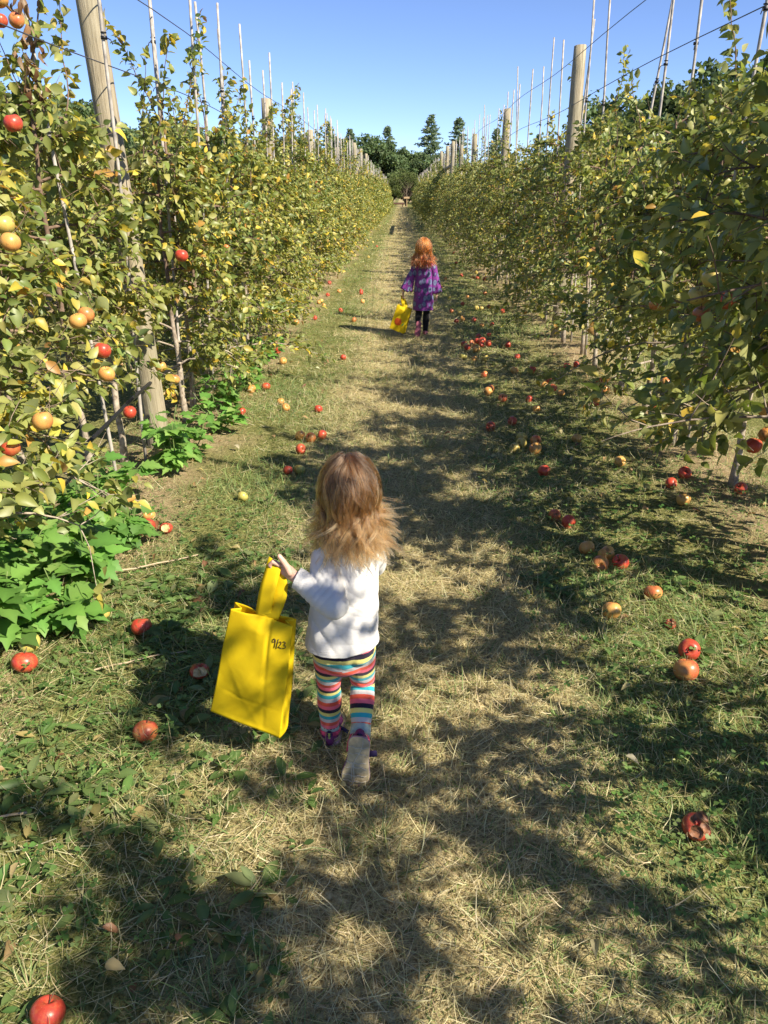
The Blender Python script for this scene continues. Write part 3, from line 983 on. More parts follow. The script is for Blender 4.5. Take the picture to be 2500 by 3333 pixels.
STK_R = [stake_mesh(3.12 + 0.07 * i, 10 + i) for i in range(4)]
SL = ['pale stake carrying the dead brown leader at the left edge', 'pale stake just left of the thickest post', 'pale stake just right of the thickest left post', 'second pale stake right of the thickest left post', 'third pale stake right of the thickest left post, standing above the leaves']
SR = ['rightmost pale stake crossing the lower wire', 'second pale stake from the right, bare against the sky', 'third pale stake from the right with a dark lower part', 'fourth pale stake from the right, beside a bare thin shoot', 'pale stake wrapped by a leafy yellowing shoot']
def stakes(ys, xr, meshes, labs, far_lab, grp, first):
    k = 0
    for i, y in enumerate(ys):
        if y < first: continue
        o = link('training_stake', meshes[rnd.randrange(4)], None, (xr + rnd.uniform(0.03, 0.07), y + rnd.uniform(-.06, .06), gz1(xr, y)))
        o.rotation_euler = (R(rnd.gauss(0, 1.3)), R(rnd.gauss(0, 1.1)), rnd.uniform(0, 6.28))
        tag(o, labs[k] if k < len(labs) else far_lab, 'stake', grp)
        if y < 12:
            for h in (0.95, 1.75, 2.35):
                if rnd.random() < 0.8:
                    link('tie', TIE, o, (0, 0, h + rnd.uniform(-.15, .15)))
        k += 1
stakes(LEFT_Y, ROW_L, STK_L, SL, 'slim pale stake rising above the left row farther down', 'training stakes of the left row', 3.9)
stakes(RIGHT_Y, ROW_R, STK_R, SR, 'slim pale stake rising above the right row farther down', 'training stakes of the right row', 4.7)

def post_mesh(h, r0, seed):
    rr = random.Random(seed)
    mb = MB()
    k = 20; rings = 14
    V = []
    for i in range(rings):
        t = i / (rings - 1)
        z = -0.25 + (h + 0.25) * t
        rad = r0 * (1.06 - 0.14 * t)
        if i == rings - 1: rad *= 0.94
        for j in range(k):
            a = 2 * math.pi * j / k
            w = 1 + 0.03 * math.sin(2 * a + seed) + 0.018 * math.sin(5 * a + z * 2 + seed) + rr.uniform(-.006, .006)
            V.append((rad * w * math.cos(a) + 0.012 * math.sin(t * 3 + seed), rad * w * math.sin(a), z + (0.006 * math.sin(a + seed) if i == rings - 1 else 0)))
    F = [(i * k + j, i * k + (j + 1) % k, (i + 1) * k + (j + 1) % k, (i + 1) * k + j) for i in range(rings - 1) for j in range(k)]
    V.append((0.012 * math.sin(3 + seed), 0, h + 0.004)); c = len(V) - 1
    F += [((rings - 1) * k + j, (rings - 1) * k + (j + 1) % k, c) for j in range(k)]
    mb.add(V, F)
    return mb.mesh('trellis_post', M_POST)
PM = [post_mesh(2.66, 0.074, 1), post_mesh(2.66, 0.070, 2), post_mesh(2.95, 0.070, 3), post_mesh(3.15, 0.07, 4), post_mesh(2.95, 0.072, 5)]
def post(x, y, me, lab, grp, lean=0):
    o = link('trellis_post', me, None, (x, y, gz1(x, y)))
    o.rotation_euler = (R(rnd.gauss(0, .5)), R(lean + rnd.gauss(0, .5)), rnd.uniform(0, 6.28) if lean == 0 else 0)
    return tag(o, lab, 'post', grp)
GPL, GPR = 'trellis posts of the left row', 'trellis posts of the right row'
post(-1.60, 4.85, post_mesh(3.0, 0.067, 7), 'thickest weathered wooden post, standing in the green weeds on the left', GPL, lean=-1.2)
post(-1.72, 11.0, PM[0], 'round-topped post showing above the leaves, second in the left row', GPL)
post(-1.76, 16.2, PM[1], 'third post of the left row, bare side turned to the path', GPL)
post(-1.74, 22.5, PM[0], 'greenish post top above the left row just before the brace posts', GPL)
post(ROW_R, 2.75, PM[2], 'post of the right row beside the camera', GPR)
post(ROW_R - 0.03, 9.15, PM[4], 'tall weathered post of the right row with its base bare beside a stem', GPR)
post(ROW_R + 0.02, 15.6, PM[2], 'second tall post of the right row, clear against the sky', GPR)
post(ROW_R, 22.0, PM[2], 'third post of the right row, among many stakes', GPR)
for y in (27.0, 46, 52.5, 59, 65, 72, 79): post(ROW_R, y, PM[2], 'small distant post far down the right row', GPR)
for y in (46.5, 53, 60, 67, 74, 81): post(ROW_L, y, PM[1], 'small distant post far down the left row', GPL)
# brace assemblies: upright posts joined by a level rail
def brace(x, ys, h, rail_z, lab, grp):
    t = thing('end_brace', (x, ys[0], 0), lab, 'fence brace', grp)
    for k, y in enumerate(ys):
        o = link('post', PM[3], t, (0, y - ys[0], 0)); o.scale = (1.1, 1.1, h / 3.15 * (1 + 0.01 * k))
        if k:
            ya = ys[k - 1] - ys[0] + 0.085; yb = y - ys[0] - 0.085
            me = MB().tube([(0, ya + (yb - ya) * i / 6, rail_z + 0.01 * math.sin(i)) for i in range(7)], [0.075 - 0.002 * i for i in range(7)], 14).mesh('rail', M_POST)
            link('rail', me, t)
brace(ROW_L, [29.0, 33.6, 38.6], 3.15, 2.35, 'three upright posts joined by level rails above the left row', 'brace posts')
brace(ROW_R, [31.0, 34.8, 40.0], 3.3, 2.5, 'upright posts joined by a level rail above the right row', 'brace posts')

def wire(x, z, y0, y1, lab):
    pts = []; y = y0
    while y <= y1:
        pts.append((x + 0.01 * math.sin(y * 1.3), y, z + 0.02 * math.cos(y * 0.98)))
        y += 0.8
    me = MB().tube(pts, 0.0032, 5).mesh('trellis_wire', M_WIRE)
    tag(link('trellis_wire', me), lab, 'wire', 'trellis wires')
wire(ROW_L + 0.08, 2.22, 1.5, 40, 'lower dark wire strung along the left row')
wire(ROW_L + 0.09, 2.62, 1.5, 40, 'upper dark wire strung along the left row')
wire(ROW_R - 0.08, 2.45, 1.5, 40, 'lower dark wire strung along the right row')
wire(ROW_R - 0.09, 2.88, 1.5, 40, 'upper dark wire strung along the right row at the post tops')
pts = [(ROW_L + 0.06 + 0.02 * math.sin(y * 2.1), y, 0.45 + 0.035 * math.sin(y * 1.7)) for y in np.arange(1.5, 16, 0.25)]
tag(link('irrigation_hose', MB().tube(pts, 0.011, 8).mesh('irrigation_hose', M_BLACK)), 'black irrigation hose running along the left row above the soil', 'hose')

# ------------------------------------------------------------------ apples
def apple_mesh(seed, flat=0.9, skew=0.0):
    """unit radius about the middle, stalk dimple up"""
    r = random.Random(seed); V, F = [], []
    seg, rings = 28, 20
    for i in range(rings + 1):
        th = math.pi * i / rings
        for j in range(seg):
            ph = 2 * math.pi * j / seg
            rr = 0.86 + 0.17 * math.sin(th) + 0.05 * math.cos(th) * math.sin(th)
            rr *= 1 + 0.018 * math.cos(5 * ph + seed) * (1 - math.cos(th)) / 2 + 0.02 * math.sin(2 * ph + seed)
            z = rr * math.cos(th) * flat
            z -= 0.42 * math.exp(-(math.sin(th) / 0.26) ** 2) * (1 if th < 1.57 else -0.55)
            V.append((rr * math.sin(th) * math.cos(ph) + skew * z, rr * math.sin(th) * math.sin(ph), z))
    for i in range(rings):
        for j in range(seg):
            j2 = (j + 1) % seg
            F.append((i * seg + j, (i + 1) * seg + j, (i + 1) * seg + j2, i * seg + j2))
    return np.array(V), F
def apple_data(seed, flat, skew, R0=0.036):
    V, F = apple_mesh(seed, flat, skew)
    return np_mesh('apple', V * R0, F, M_APPLE)
APPLES = [apple_data(1, 0.97, 0.0), apple_data(2, 1.02, 0.06), apple_data(3, 0.93, -0.05), apple_data(4, 1.04, 0.04)]
STALK = MB().tube([(0, 0, 0.014), (0.001, 0, 0.026), (0.004, 0.001, 0.036), (0.006, 0.002, 0.043)], [0.0016, 0.0013, 0.0013, 0.002], 6).mesh('stalk', M_STEM)
def bitten_data(seed, mode):
    V, F = apple_mesh(seed, 0.9, 0.03)
    V = V * 0.036
    g = np.random.default_rng(seed)
    bites = {'bite': [((0.012, -0.036, 0.018), 0.021), ((-0.013, -0.036, 0.012), 0.019), ((0.0, -0.03, 0.032), 0.018)],
             'split': [((0.0, -0.035, 0.02), 0.024), ((0.02, -0.03, 0.0), 0.018)],
             'half': [((0.0, -0.040, 0.012), 0.026)],
             'rot': [((0.012, -0.02, 0.034), 0.022), ((-0.02, -0.02, 0.024), 0.02), ((0.0, 0.012, 0.036), 0.018), ((0.025, 0.01, 0.02), 0.018)]}[mode]
    hit = np.zeros(len(V), bool)
    for c, r in bites:
        d = V - np.array(c); l = np.linalg.norm(d, axis=1); inside = l < r
        V[inside] = np.array(c) + d[inside] / l[inside, None] * r * (1 + g.normal(0, .05, inside.sum()))[:, None]
        hit |= inside
    me = np_mesh('apple', V, F, M_APPLE)
    me.materials.append(M_ROT if mode == 'rot' else M_FLESH)
    for p in me.polygons:
        if sum(hit[i] for i in p.vertices) >= 3: p.material_index = 1
    return me
BIT = {m: bitten_data(20 + i, m) for i, m in enumerate(('bite', 'split', 'half', 'rot'))}
HUE = {'red': (0.74, 0.2, 0.0), 'rp': (0.85, 0.1, 0.05), 'dk': (0.9, 0.3, 0.45), 'ro': (0.5, 0.2, 0.0), 'o': (0.28, 0.15, 0.0), 'oy': (0.25, 0.3, 0.0), 'ry': (0.55, 0.4, 0.0),
       'rg': (0.62, 0.8, 0.15), 'y': (0.02, 0.75, 0.0), 'g': (0.12, 1.0, 0.1), 't': (0.22, 0.2, 0.12), 'bite': (0.75, 0.2, 0.1), 'split': (0.2, 0.3, 0.1), 'half': (0.85, 0.2, 0.0), 'rot': (0.85, 0.2, 0.3)}
WORD = {'red': 'red', 'rp': 'pinkish red', 'dk': 'dull dark red', 'ro': 'orange-red', 'o': 'orange', 'oy': 'orange-yellow', 'ry': 'red and yellow', 'rg': 'red and green', 'y': 'yellow', 'g': 'green', 't': 'tan'}
def windfall(x, y, k, label, r=0.036, dz=0.0, stalk=True, up=False):
    special = k in BIT
    o = link('apple', BIT[k] if special else APPLES[rnd.randrange(4)])
    s = r / 0.036
    o.scale = (s, s, s)
    if special:
        o.rotation_euler = (R(rnd.uniform(-20, 25)), R(rnd.uniform(-15, 15)), R(rnd.uniform(-25, 25)))
    else:
        o.rotation_euler = (R(rnd.uniform(-85, 60)), R(rnd.uniform(-70, 70)), rnd.uniform(0, 6.28)) if not up else (R(-25), R(rnd.uniform(-10, 10)), 0)
    o.location = (x, y, gz1(x, y) + r * 0.86 + dz)
    h_ = HUE[k]; o.color = (h_[0], h_[1], min(1, h_[2] + max(0, rnd.gauss(0.0, 0.14))), 1)
    if stalk and not special:
        link('stalk', STALK, o)
    tag(o, label, 'apple', 'windfall apples on the ground')
    return o
NEAR = [
 (-0.72, 1.06, 'rp', 'pinkish red apple in the grass at the bottom left corner', 0.036, True), (-0.79, 1.95, 'rg', 'red and green apple on leaves left below the yellow bag', 0.036, True),
 (-0.70, 2.28, 'bite', 'half-eaten apple with cream flesh beside the yellow bag', 0.033, True), (-1.00, 2.58, 'red', 'large deep red apple on the grass left of the bag', 0.04, True),
 (-1.20, 2.68, 'y', 'pale yellow apple under the weeds on the left', 0.037, False), (-1.37, 2.43, 'g', 'green apple behind the big red one at the left edge', 0.037, False),
 (-1.33, 2.30, 'red', 'big glossy red apple at the left edge below the weeds', 0.041, True), (-1.31, 3.69, 'o', 'orange apple topmost of the pile by the left weeds', 0.034, False),
 (-1.345, 3.58, 'ro', 'orange-red apple half hidden in the pile by the left weeds', 0.034, False), (-1.265, 3.53, 'dk', 'dark red apple in the pile by the left weeds', 0.036, False),
 (-1.30, 3.45, 'split', 'split pale apple lowest of the pile by the left weeds', 0.033, False), (-1.17, 3.52, 'half', 'broken red apple just right of the pile by the left weeds', 0.031, False),
 (-0.87, 3.97, 'g', 'small yellow-green apple alone on the left soil', 0.028, False), (-0.61, 4.45, 'g', 'green apple in grass left of the small child\'s head', 0.031, True),
 (-0.68, 4.43, 'dk', 'dull red apple touching grass beside the green one', 0.03, False), (-0.65, 4.83, 'red', 'bright red apple just below the small cluster left of the child', 0.034, False),
 (-0.69, 5.14, 'o', 'orange apple at the left of the small cluster', 0.036, False), (-0.61, 5.08, 'ro', 'orange-red apple in the middle of the small cluster', 0.036, False),
 (-0.54, 5.15, 'red', 'red apple at the right of the small cluster', 0.036, False), (-1.22, 5.74, 'red', 'red apple on the soil beside the weeds past the left post', 0.036, False),
 (0.88, 4.44, 'red', 'single red apple in grass right of the path, nearest the pile of five', 0.036, True), (0.85, 5.15, 'y', 'yellow apple on top of the mixed pile right of the path', 0.035, False),
 (0.77, 4.93, 'y', 'pale yellow apple at the left foot of the mixed pile', 0.036, False), (0.93, 5.06, 'ro', 'orange-red apple at the right of the mixed pile', 0.036, False),
 (0.90, 4.88, 'o', 'orange apple at the front of the mixed pile', 0.038, False), (0.83, 5.03, 'y', 'yellow-green apple in the middle of the mixed pile', 0.035, False),
 (1.69, 4.33, 'red', 'red apple on soil left of the pale stem at the right', 0.037, False), (1.57, 4.20, 'red', 'red apple in front of its twin near the right pale stem', 0.035, False),
 (1.55, 3.93, 't', 'tan apple with open dimple on the right verge', 0.036, True), (1.92, 4.08, 'red', 'red apple in clover below the stem at the right edge', 0.034, False),
 (0.82, 3.75, 'ro', 'orange-red apple left of a touching pair in dark clover', 0.036, False), (0.875, 3.66, 'red', 'red apple right of a touching pair in dark clover', 0.037, False),
 (0.90, 3.35, 'o', 'orange apple at the back of the four in the clover', 0.037, False), (0.975, 3.28, 'oy', 'orange-yellow apple in the middle of the four in the clover', 0.039, False),
 (0.92, 3.17, 'ry', 'red and yellow apple at the front of the four in the clover', 0.038, False), (1.02, 3.195, 'red', 'red apple at the right of the four in the clover', 0.036, False),
 (1.08, 2.90, 'ry', 'pink and yellow apple alone in the clover', 0.036, True), (0.87, 2.76, 'o', 'plain orange apple alone at the edge of the clover', 0.036, True),
 (1.08, 2.67, 'rot', 'small broken rotten apple in the grass on the right', 0.022, False), (1.08, 2.46, 'red', 'red apple behind the large one near the right edge', 0.038, False),
 (1.02, 2.32, 'ry', 'large pink and yellow apple near the right edge', 0.042, True), (0.80, 1.59, 'rot', 'rotten red apple among dry leaves at lower right', 0.036, False),
 (1.22, 5.11, 't', 'tan apple at the edge of bare soil on the right', 0.033, False), (1.39, 4.63, 't', 'tan-orange apple on bare soil under the right trees', 0.035, False),
 (1.55, 6.02, 'red', 'bright red apple on bare soil beside a slender stem', 0.037, False), (0.84, 5.57, 'red', 'red apple alone beyond the mixed pile', 0.036, False),
 (0.66, 5.40, 'dk', 'dull red apple at the path edge beyond the mixed pile', 0.034, False), (1.95, 5.80, 'red', 'red apple beside the thin stem under the right row', 0.038, False)]
for x, y, k, lab, r, up in NEAR:
    windfall(x, y, k, lab, r * rnd.uniform(0.92, 1.08), up=up)
MID = [(-0.97, 6.11, 'o'), (-0.90, 5.91, 'o'), (-0.64, 5.89, 'red'), (-1.17, 6.61, 'red'), (-1.27, 6.47, 'o'), (-1.37, 8.27, 'red'), (-1.30, 8.19, 'red'), (-0.59, 7.95, 'red'), (-0.86, 11.28, 'red'), (-1.15, 11.81, 'o'), (1.75, 6.70, 'red'), (1.33, 6.61, 'red'), (1.27, 6.69, 'o'), (1.36, 6.41, 'o'), (1.34, 6.89, 'red'), (1.07, 6.25, 'red'), (0.79, 6.60, 'ro'), (0.79, 7.15, 'ro'), (0.75, 6.45, 'o'), (1.60, 7.39, 'red'), (1.70, 7.44, 'dk'), (1.95, 7.32, 'y'), (1.72, 6.39, 'o'), (1.21, 7.99, 'red'), (1.20, 8.64, 'red'), (0.92, 9.20, 'red'), (0.81, 8.78, 'ro'), (0.94, 8.90, 'dk'), (0.89, 8.50, 'red'), (0.97, 8.56, 'red'), (0.82, 8.34, 'o'), (0.73, 8.44, 'dk'), (0.65, 7.98, 'g'), (0.76, 7.89, 'o'), (0.88, 7.91, 'y'), (0.71, 8.66, 'dk'), (1.32, 11.81, 'red'), (1.04, 10.03, 'o'), (1.18, 10.11, 'red'), (1.06, 9.34, 'red'), (0.73, 10.29, 'dk'), (0.83, 10.49, 'o'), (0.73, 11.27, 'ro'), (0.73, 8.61, 'y'), (-1.17, 7.66, 'o'), (-1.25, 12.06, 'o'), (-1.05, 13.55, 'o'), (-1.20, 13.04, 'red'), (-0.67, 13.37, 'red'), (-0.59, 12.24, 'o'), (-0.62, 10.46, 'ro'), (-1.15, 10.53, 'red'), (-1.34, 10.05, 'o'), (-1.37, 8.59, 'o'), (-1.46, 7.82, 'y'), (0.12, 14.27, 'o'), (0.72, 14.28, 'red'), (0.79, 12.96, 'y'), (1.19, 11.61, 'y'), (1.09, 12.97, 'o'), (0.87, 15.55, 'o'), (0.95, 12.11, 'red'), (0.98, 10.49, 'red'), (1.09, 7.32, 'o'), (1.26, 7.32, 'dk'), (0.85, 6.24, 'ro'), (1.08, 5.95, 'o'), (0.90, 8.66, 'red'), (0.99, 8.72, 'ro'), (0.86, 8.70, 'red'), (0.80, 8.60, 'ro')]
for x, y, k in MID:
    side = 'left' if x < 0 else 'right'
    far = 'beyond the red-haired child' if y > 9.6 else ('in the heap near the far child' if 8.2 < y < 9.0 and 0.6 < x < 1.05 else 'between the two children')
    windfall(x, y, k, f'{WORD[k]} windfall apple {side} of the path, {far}', rnd.uniform(0.029, 0.039), stalk=y < 8, dz=0.028 if far.startswith('in the heap') and k == 'red' else 0)
for _ in range(26):
    sd = rnd.choice([-1, 1, 1]); x = (rnd.uniform(-1.4, -0.6) if sd < 0 else rnd.uniform(0.6, 1.7)); y = 11 + 19 * rnd.random() ** 1.6
    k = rnd.choice(['red', 'o', 'ro', 'dk', 'y'])
    windfall(x, y, k, f'{WORD[k]} windfall apple on the {"left" if x < 0 else "right"} of the path, beyond the red-haired child', 0.037, stalk=False)
# apples still on the trees: parts of the tree they grow on
ON = [(-1.6, 3.83, 2.28, 'ro'), (-1.62, 3.72, 2.26, 'red'), (-1.6, 3.70, 2.33, 'o'), (-1.25, 2.68, 1.5, 'y'), (-1.2, 2.6, 1.45, 'o'), (-1.13, 2.95, 1.17, 'ro'), (-1.13, 2.87, 1.16, 'o'), (-1.12, 2.44, 0.9, 'o'), (-1.17, 2.3, 0.85, 'rg'),
      (-1.16, 3.15, 0.9, 'o'), (-1.2, 3.47, 0.65, 'red'), (-1.16, 3.14, 1.0, 'red'), (-1.26, 4.2, 0.71, 'o'), (-1.3, 4.56, 0.56, 'o'), (-1.02, 3.96, 1.31, 'red'), (-1.35, 3.09, 1.83, 'red'),
      (1.33, 2.86, 0.84, 'o'), (1.17, 3.01, 1.22, 'rg'), (1.2, 3.93, 1.09, 'ro'), (1.42, 3.11, 0.62, 'rg'), (1.37, 2.91, 0.73, 'o'), (1.36, 4.09, 0.66, 'ro'), (1.12, 3.18, 1.22, 'y'), (1.12, 3.06, 1.3, 'y'), (1.17, 3.24, 1.14, 'rg'),
      (1.42, 5.4, 0.62, 'o'), (1.45, 4.75, 0.42, 'o'), (-1.3, 6.3, 1.2, 'ro'), (-1.35, 8.6, 1.35, 'ro'), (-1.4, 14.5, 1.6, 'red'), (-1.4, 14.2, 1.75, 'red')]
bpy.context.view_layer.update()
for x, y, z, k in ON:
    t = min(left_trees if x < 0 else right_trees, key=lambda o: abs(o.location.y - y))
    o = link('apple', APPLES[rnd.randrange(4)], t)
    o.location = t.matrix_world.inverted() @ Vector((x + 0.06 * (1 if x > 0 else -1), y, z))
    s = rnd.uniform(0.78, 0.92); o.scale = (s, s, s)
    o.rotation_euler = (R(rnd.uniform(-25, 25)), R(rnd.uniform(-25, 25)), rnd.uniform(0, 6))
    o.color = (*HUE[k], 1)
    link('stalk', STALK, o)

# dead brown leaves hanging at the tip of the tree on the left edge
cl = Cloud(); n = 46
zz = RNG.uniform(1.95, 2.45, n)
P = np.stack([-1.66 + RNG.normal(0, .035, n), 3.9 + RNG.normal(0, .04, n), zz], 1)
D = np.stack([RNG.normal(0, .35, n), RNG.normal(0, .35, n), -np.ones(n)], 1)
Ln = RNG.uniform(0.045, 0.075, n)
cl.add(*leaf_cloud(T_APPLE2, P, D, RNG.normal(0, 1, (n, 3)), Ln, Ln * 0.8, mixcol(n, [(0.20, 0.10, 0.05), (0.30, 0.17, 0.09), (0.12, 0.06, 0.035)], [3, 2, 2])))
t = min(left_trees, key=lambda o: abs(o.location.y - 4.0))
me = cl.mesh('dead_leaves', M_WEED)
me.transform(t.matrix_world.inverted())
o = link('dead_leaves', me, t); o['label'] = 'withered brown leaves hanging at the dead tip'

# ------------------------------------------------------------------ lobed weeds along the left row
def weed(x, y, h, n_leaf, size, label, seed):
    r = random.Random(seed); g = np.random.default_rng(seed)
    t = thing('lobed_weed', (x, y, gz1(x, y)), label, 'weed', 'lobed green weeds along the left row')
    st = MB(); P, D, NN, LL = [], [], [], []
    for s_ in range(r.randint(4, 6)):
        a = r.uniform(0, 6.28); lean = r.uniform(0.15, 0.9); hh = h * r.uniform(0.6, 1.05)
        pts = [Vector((0.05 * math.cos(a) * lean * i + 0.02 * math.sin(i), 0.05 * math.sin(a) * lean * i, hh * i / 5 * (1 - 0.25 * lean * i / 5))) for i in range(6)]
        st.tube(pts, [0.005 * (1 - 0.12 * i) for i in range(6)], 5)
        for k in range(n_leaf // 5):
            f = r.uniform(0.25, 1.0); q = pts[int(f * 5)] if f < 1 else pts[5]
            b = k * 2.4 + r.uniform(-.5, .5) + a
            P.append(tuple(q + Vector((0.012 * math.cos(b), 0.012 * math.sin(b), r.uniform(-.01, .02)))))
            D.append((math.cos(b), math.sin(b), r.uniform(-0.35, 0.5)))
            NN.append((r.gauss(0.15, .25), r.gauss(-0.15, .25), 1)); LL.append(size * r.uniform(0.65, 1.25))
    P, D, NN, LL = map(np.array, (P, D, NN, LL))
    c = Cloud()
    c.add(*leaf_cloud(T_LOBE, P, D, NN, LL, LL * g.uniform(0.85, 1.1, len(LL)), mixcol(len(LL), [(0.12, 0.25, 0.05), (0.15, 0.29, 0.06), (0.20, 0.33, 0.08), (0.09, 0.19, 0.04)], [4, 4, 2, 2])))
    link('stem', st.mesh('stem', M_WEED_STEM), t)
    link('leaves', c.mesh('leaves', M_WEED), t)
M_WEED_STEM = plain('weed_stem', (0.14, 0.20, 0.06), 0.7)
WEEDS = [(-1.50, 2.46, .30, 80, .115, 'large lobed weed at the left edge above the big red apple'), (-1.30, 2.60, .24, 60, .11, 'low lobed weed spreading over the pale yellow apple'),
         (-1.62, 2.85, .34, 80, .12, 'tall lobed weed at the left edge under the yellowing branch'), (-1.36, 2.98, .28, 70, .12, 'bushy lobed weed beside the long dry twig'),
         (-1.72, 3.25, .32, 70, .11, 'lobed weed around the nearest pale stem'), (-1.46, 3.36, .30, 70, .11, 'lobed weed just behind the long dry twig'),
         (-1.36, 3.35, .20, 45, .10, 'low lobed weed touching the apple pile'), (-1.56, 3.85, .30, 60, .10, 'lobed weed between the apple pile and the thick post'),
         (-1.46, 4.35, .30, 60, .10, 'lobed weed in front of the thick post'), (-1.42, 4.70, .27, 55, .09, 'lobed weed at the foot of the thick post'),
         (-1.36, 5.25, .27, 55, .09, 'lobed weed just past the thick post'), (-1.42, 5.85, .26, 55, .09, 'lobed weed by the single red apple on the left'),
         (-1.40, 6.5, .24, 50, .085, 'lobed weed beside the two pale stems standing close together'), (-1.42, 7.2, .22, 45, .08, 'lobed weed one place before the farthest one on the left'), (-1.42, 7.9, .2, 45, .08, 'farthest lobed weed along the left row')]
for i, (x, y, h, nl, sz, lab) in enumerate(WEEDS):
    weed(x + (0.07 if y > 4 else 0.0), y, h * (1.5 if y > 4 else 1.25), int(nl * 1.3), sz * 1.1, lab, 50 + i)

# ------------------------------------------------------------------ trees beyond the orchard
def far_tree(seed, h, w, trunk_h, nclump, per, leaf, pal, shape='round'):
    r = random.Random(seed); g = np.random.default_rng(seed)
    wood = MB()
    wood.tube([(0.1 * math.sin(i + seed) * i / 6, 0.1 * math.cos(i) * i / 6, h * 0.8 * i / 6 - 0.2) for i in range(7)], [h * 0.022 * (1 - 0.12 * i) for i in range(7)], 8)
    c = Cloud()
    if shape == 'pine':
        z = trunk_h
        while z < h:
            f = (z - trunk_h) / (h - trunk_h)
            for b in range(r.randint(6, 9)):
                a = r.uniform(0, 6.28); ln = w * 0.5 * (1 - f) ** 0.9 * r.uniform(0.35, 1.25) + 0.12
                tip = Vector((ln * math.cos(a), ln * math.sin(a), z - 0.05 * ln + 0.22 * ln * (f - 0.2)))
                wood.tube([(0, 0, z), tuple(tip)], [0.05 * (1 - f) + 0.012, 0.01], 4, cap=False)
                m = int(per * (0.35 + 1.6 * ln / w))
                u = g.uniform(0.15, 1.05, m)
                P = np.array([0, 0, z + r.uniform(-.2, .2)]) + u[:, None] * (np.array(tip) - np.array([0, 0, z])) + g.normal(0, 0.06 * ln + 0.05, (m, 3)) * np.array([1, 1, 0.5])
                D = np.stack([math.cos(a) + g.normal(0, .6, m), math.sin(a) + g.normal(0, .6, m), g.normal(0.15, .35, m)], 1)
                Ln = leaf * g.uniform(0.6, 1.4, m)
                k = g.integers(0, len(pal), m)
                c.add(*leaf_cloud(T_APPLE, P, D, g.normal(0, 1, (m, 3)) + np.array([0, 0, .6]), Ln, Ln * 0.7, np.array(pal)[k] * g.uniform(0.7, 1.3, (m, 1))))
            z += h * 0.026 * r.uniform(0.6, 1.4)
    else:
        for _ in range(nclump):
            th = math.acos(r.uniform(-0.75, 1)); ph = r.uniform(0, 6.28); rad = r.uniform(0.35, 1.0) ** 0.6
            cen = Vector((w * 0.5 * rad * math.sin(th) * math.cos(ph), w * 0.5 * rad * math.sin(th) * math.sin(ph), trunk_h + (h - trunk_h) * (0.45 + 0.5 * rad * math.cos(th))))
            cr = w * r.uniform(0.09, 0.17)
            wood.tube([(0, 0, max(trunk_h * 0.8, cen.z - 0.35 * h)), tuple(cen * 0.6 + Vector((0, 0, cen.z * 0.3))), tuple(cen)], [0.06, 0.04, 0.015], 4, cap=False)
            P = unit(g.normal(0, 1, (per, 3))) * (cr * g.uniform(0.3, 1.05, per) ** 0.5)[:, None]
            nrm = unit(P) + g.normal(0, .5, (per, 3)) + np.array([0, 0, .4])
            P = P * np.array([1, 1, 0.8]) + np.array(cen)
            D = g.normal(0, 1, (per, 3))
            Ln = leaf * g.uniform(0.6, 1.4, per)
            k = g.integers(0, len(pal), per); tone = r.uniform(0.75, 1.25)
            c.add(*leaf_cloud(T_APPLE, P, D, nrm, Ln, Ln * 1.2, np.array(pal)[k] * tone * g.uniform(0.75, 1.25, (per, 1))))
    return wood.mesh('trunk', M_FARBARK), c.mesh('crown', M_FAR)
GP = [(0.075, 0.12, 0.052), (0.105, 0.155, 0.068), (0.14, 0.185, 0.088)]  # broadleaf greens, lightened and blued to stand in for distance haze
PP = [(0.13, 0.195, 0.13), (0.18, 0.245, 0.165), (0.24, 0.29, 0.21)]  # needle greens, with haze put into the colour as well
DEC = [far_tree(400 + i, 9, 8.5, 0.6, 62, 210, 0.34, GP) for i in range(4)]
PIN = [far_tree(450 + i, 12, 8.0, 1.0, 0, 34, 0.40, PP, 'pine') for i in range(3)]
def bg_tree(x, y, v, s, lab, cat, grp, name, sz=1.0):
    t = thing(name, (x, y, 0), lab, cat, grp)
    t.rotation_euler = (0, 0, rnd.uniform(0, 6.28)); t.scale = (s, s, s * sz)
    link('trunk', v[0], t); link('crown', v[1], t)
GBD, GBP = 'broadleaf trees beyond the orchard', 'pines beyond the orchard'
XV = 0.0
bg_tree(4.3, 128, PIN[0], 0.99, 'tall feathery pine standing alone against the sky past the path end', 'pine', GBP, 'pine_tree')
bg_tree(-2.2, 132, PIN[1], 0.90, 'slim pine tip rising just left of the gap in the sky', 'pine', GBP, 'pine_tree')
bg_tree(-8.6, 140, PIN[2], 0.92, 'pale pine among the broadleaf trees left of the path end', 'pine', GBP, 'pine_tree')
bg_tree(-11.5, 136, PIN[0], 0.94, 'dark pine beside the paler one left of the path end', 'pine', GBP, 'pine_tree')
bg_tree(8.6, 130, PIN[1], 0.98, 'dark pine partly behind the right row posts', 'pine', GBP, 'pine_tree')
for x, y, s in ((-4.5, 118, 1.0), (-1.3, 121, .9), (2.6, 119, .72), (6.2, 117, .78), (-8.5, 117, .95)):
    bg_tree(x, y, DEC[rnd.randrange(4)], s, 'round dark green tree at the far end of the path', 'tree', GBD, 'broadleaf_tree')
x = -75
while x < 80:
    y = rnd.uniform(112, 135)
    if not (-13 < x < 10):
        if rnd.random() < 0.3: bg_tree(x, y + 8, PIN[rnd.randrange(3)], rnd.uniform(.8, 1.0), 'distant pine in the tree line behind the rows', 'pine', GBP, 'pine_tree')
        else: bg_tree(x, y, DEC[rnd.randrange(4)], rnd.uniform(1.0, 1.3), 'distant broadleaf tree in the tree line behind the rows', 'tree', GBD, 'broadleaf_tree')
    x += rnd.uniform(4.0, 6.5)
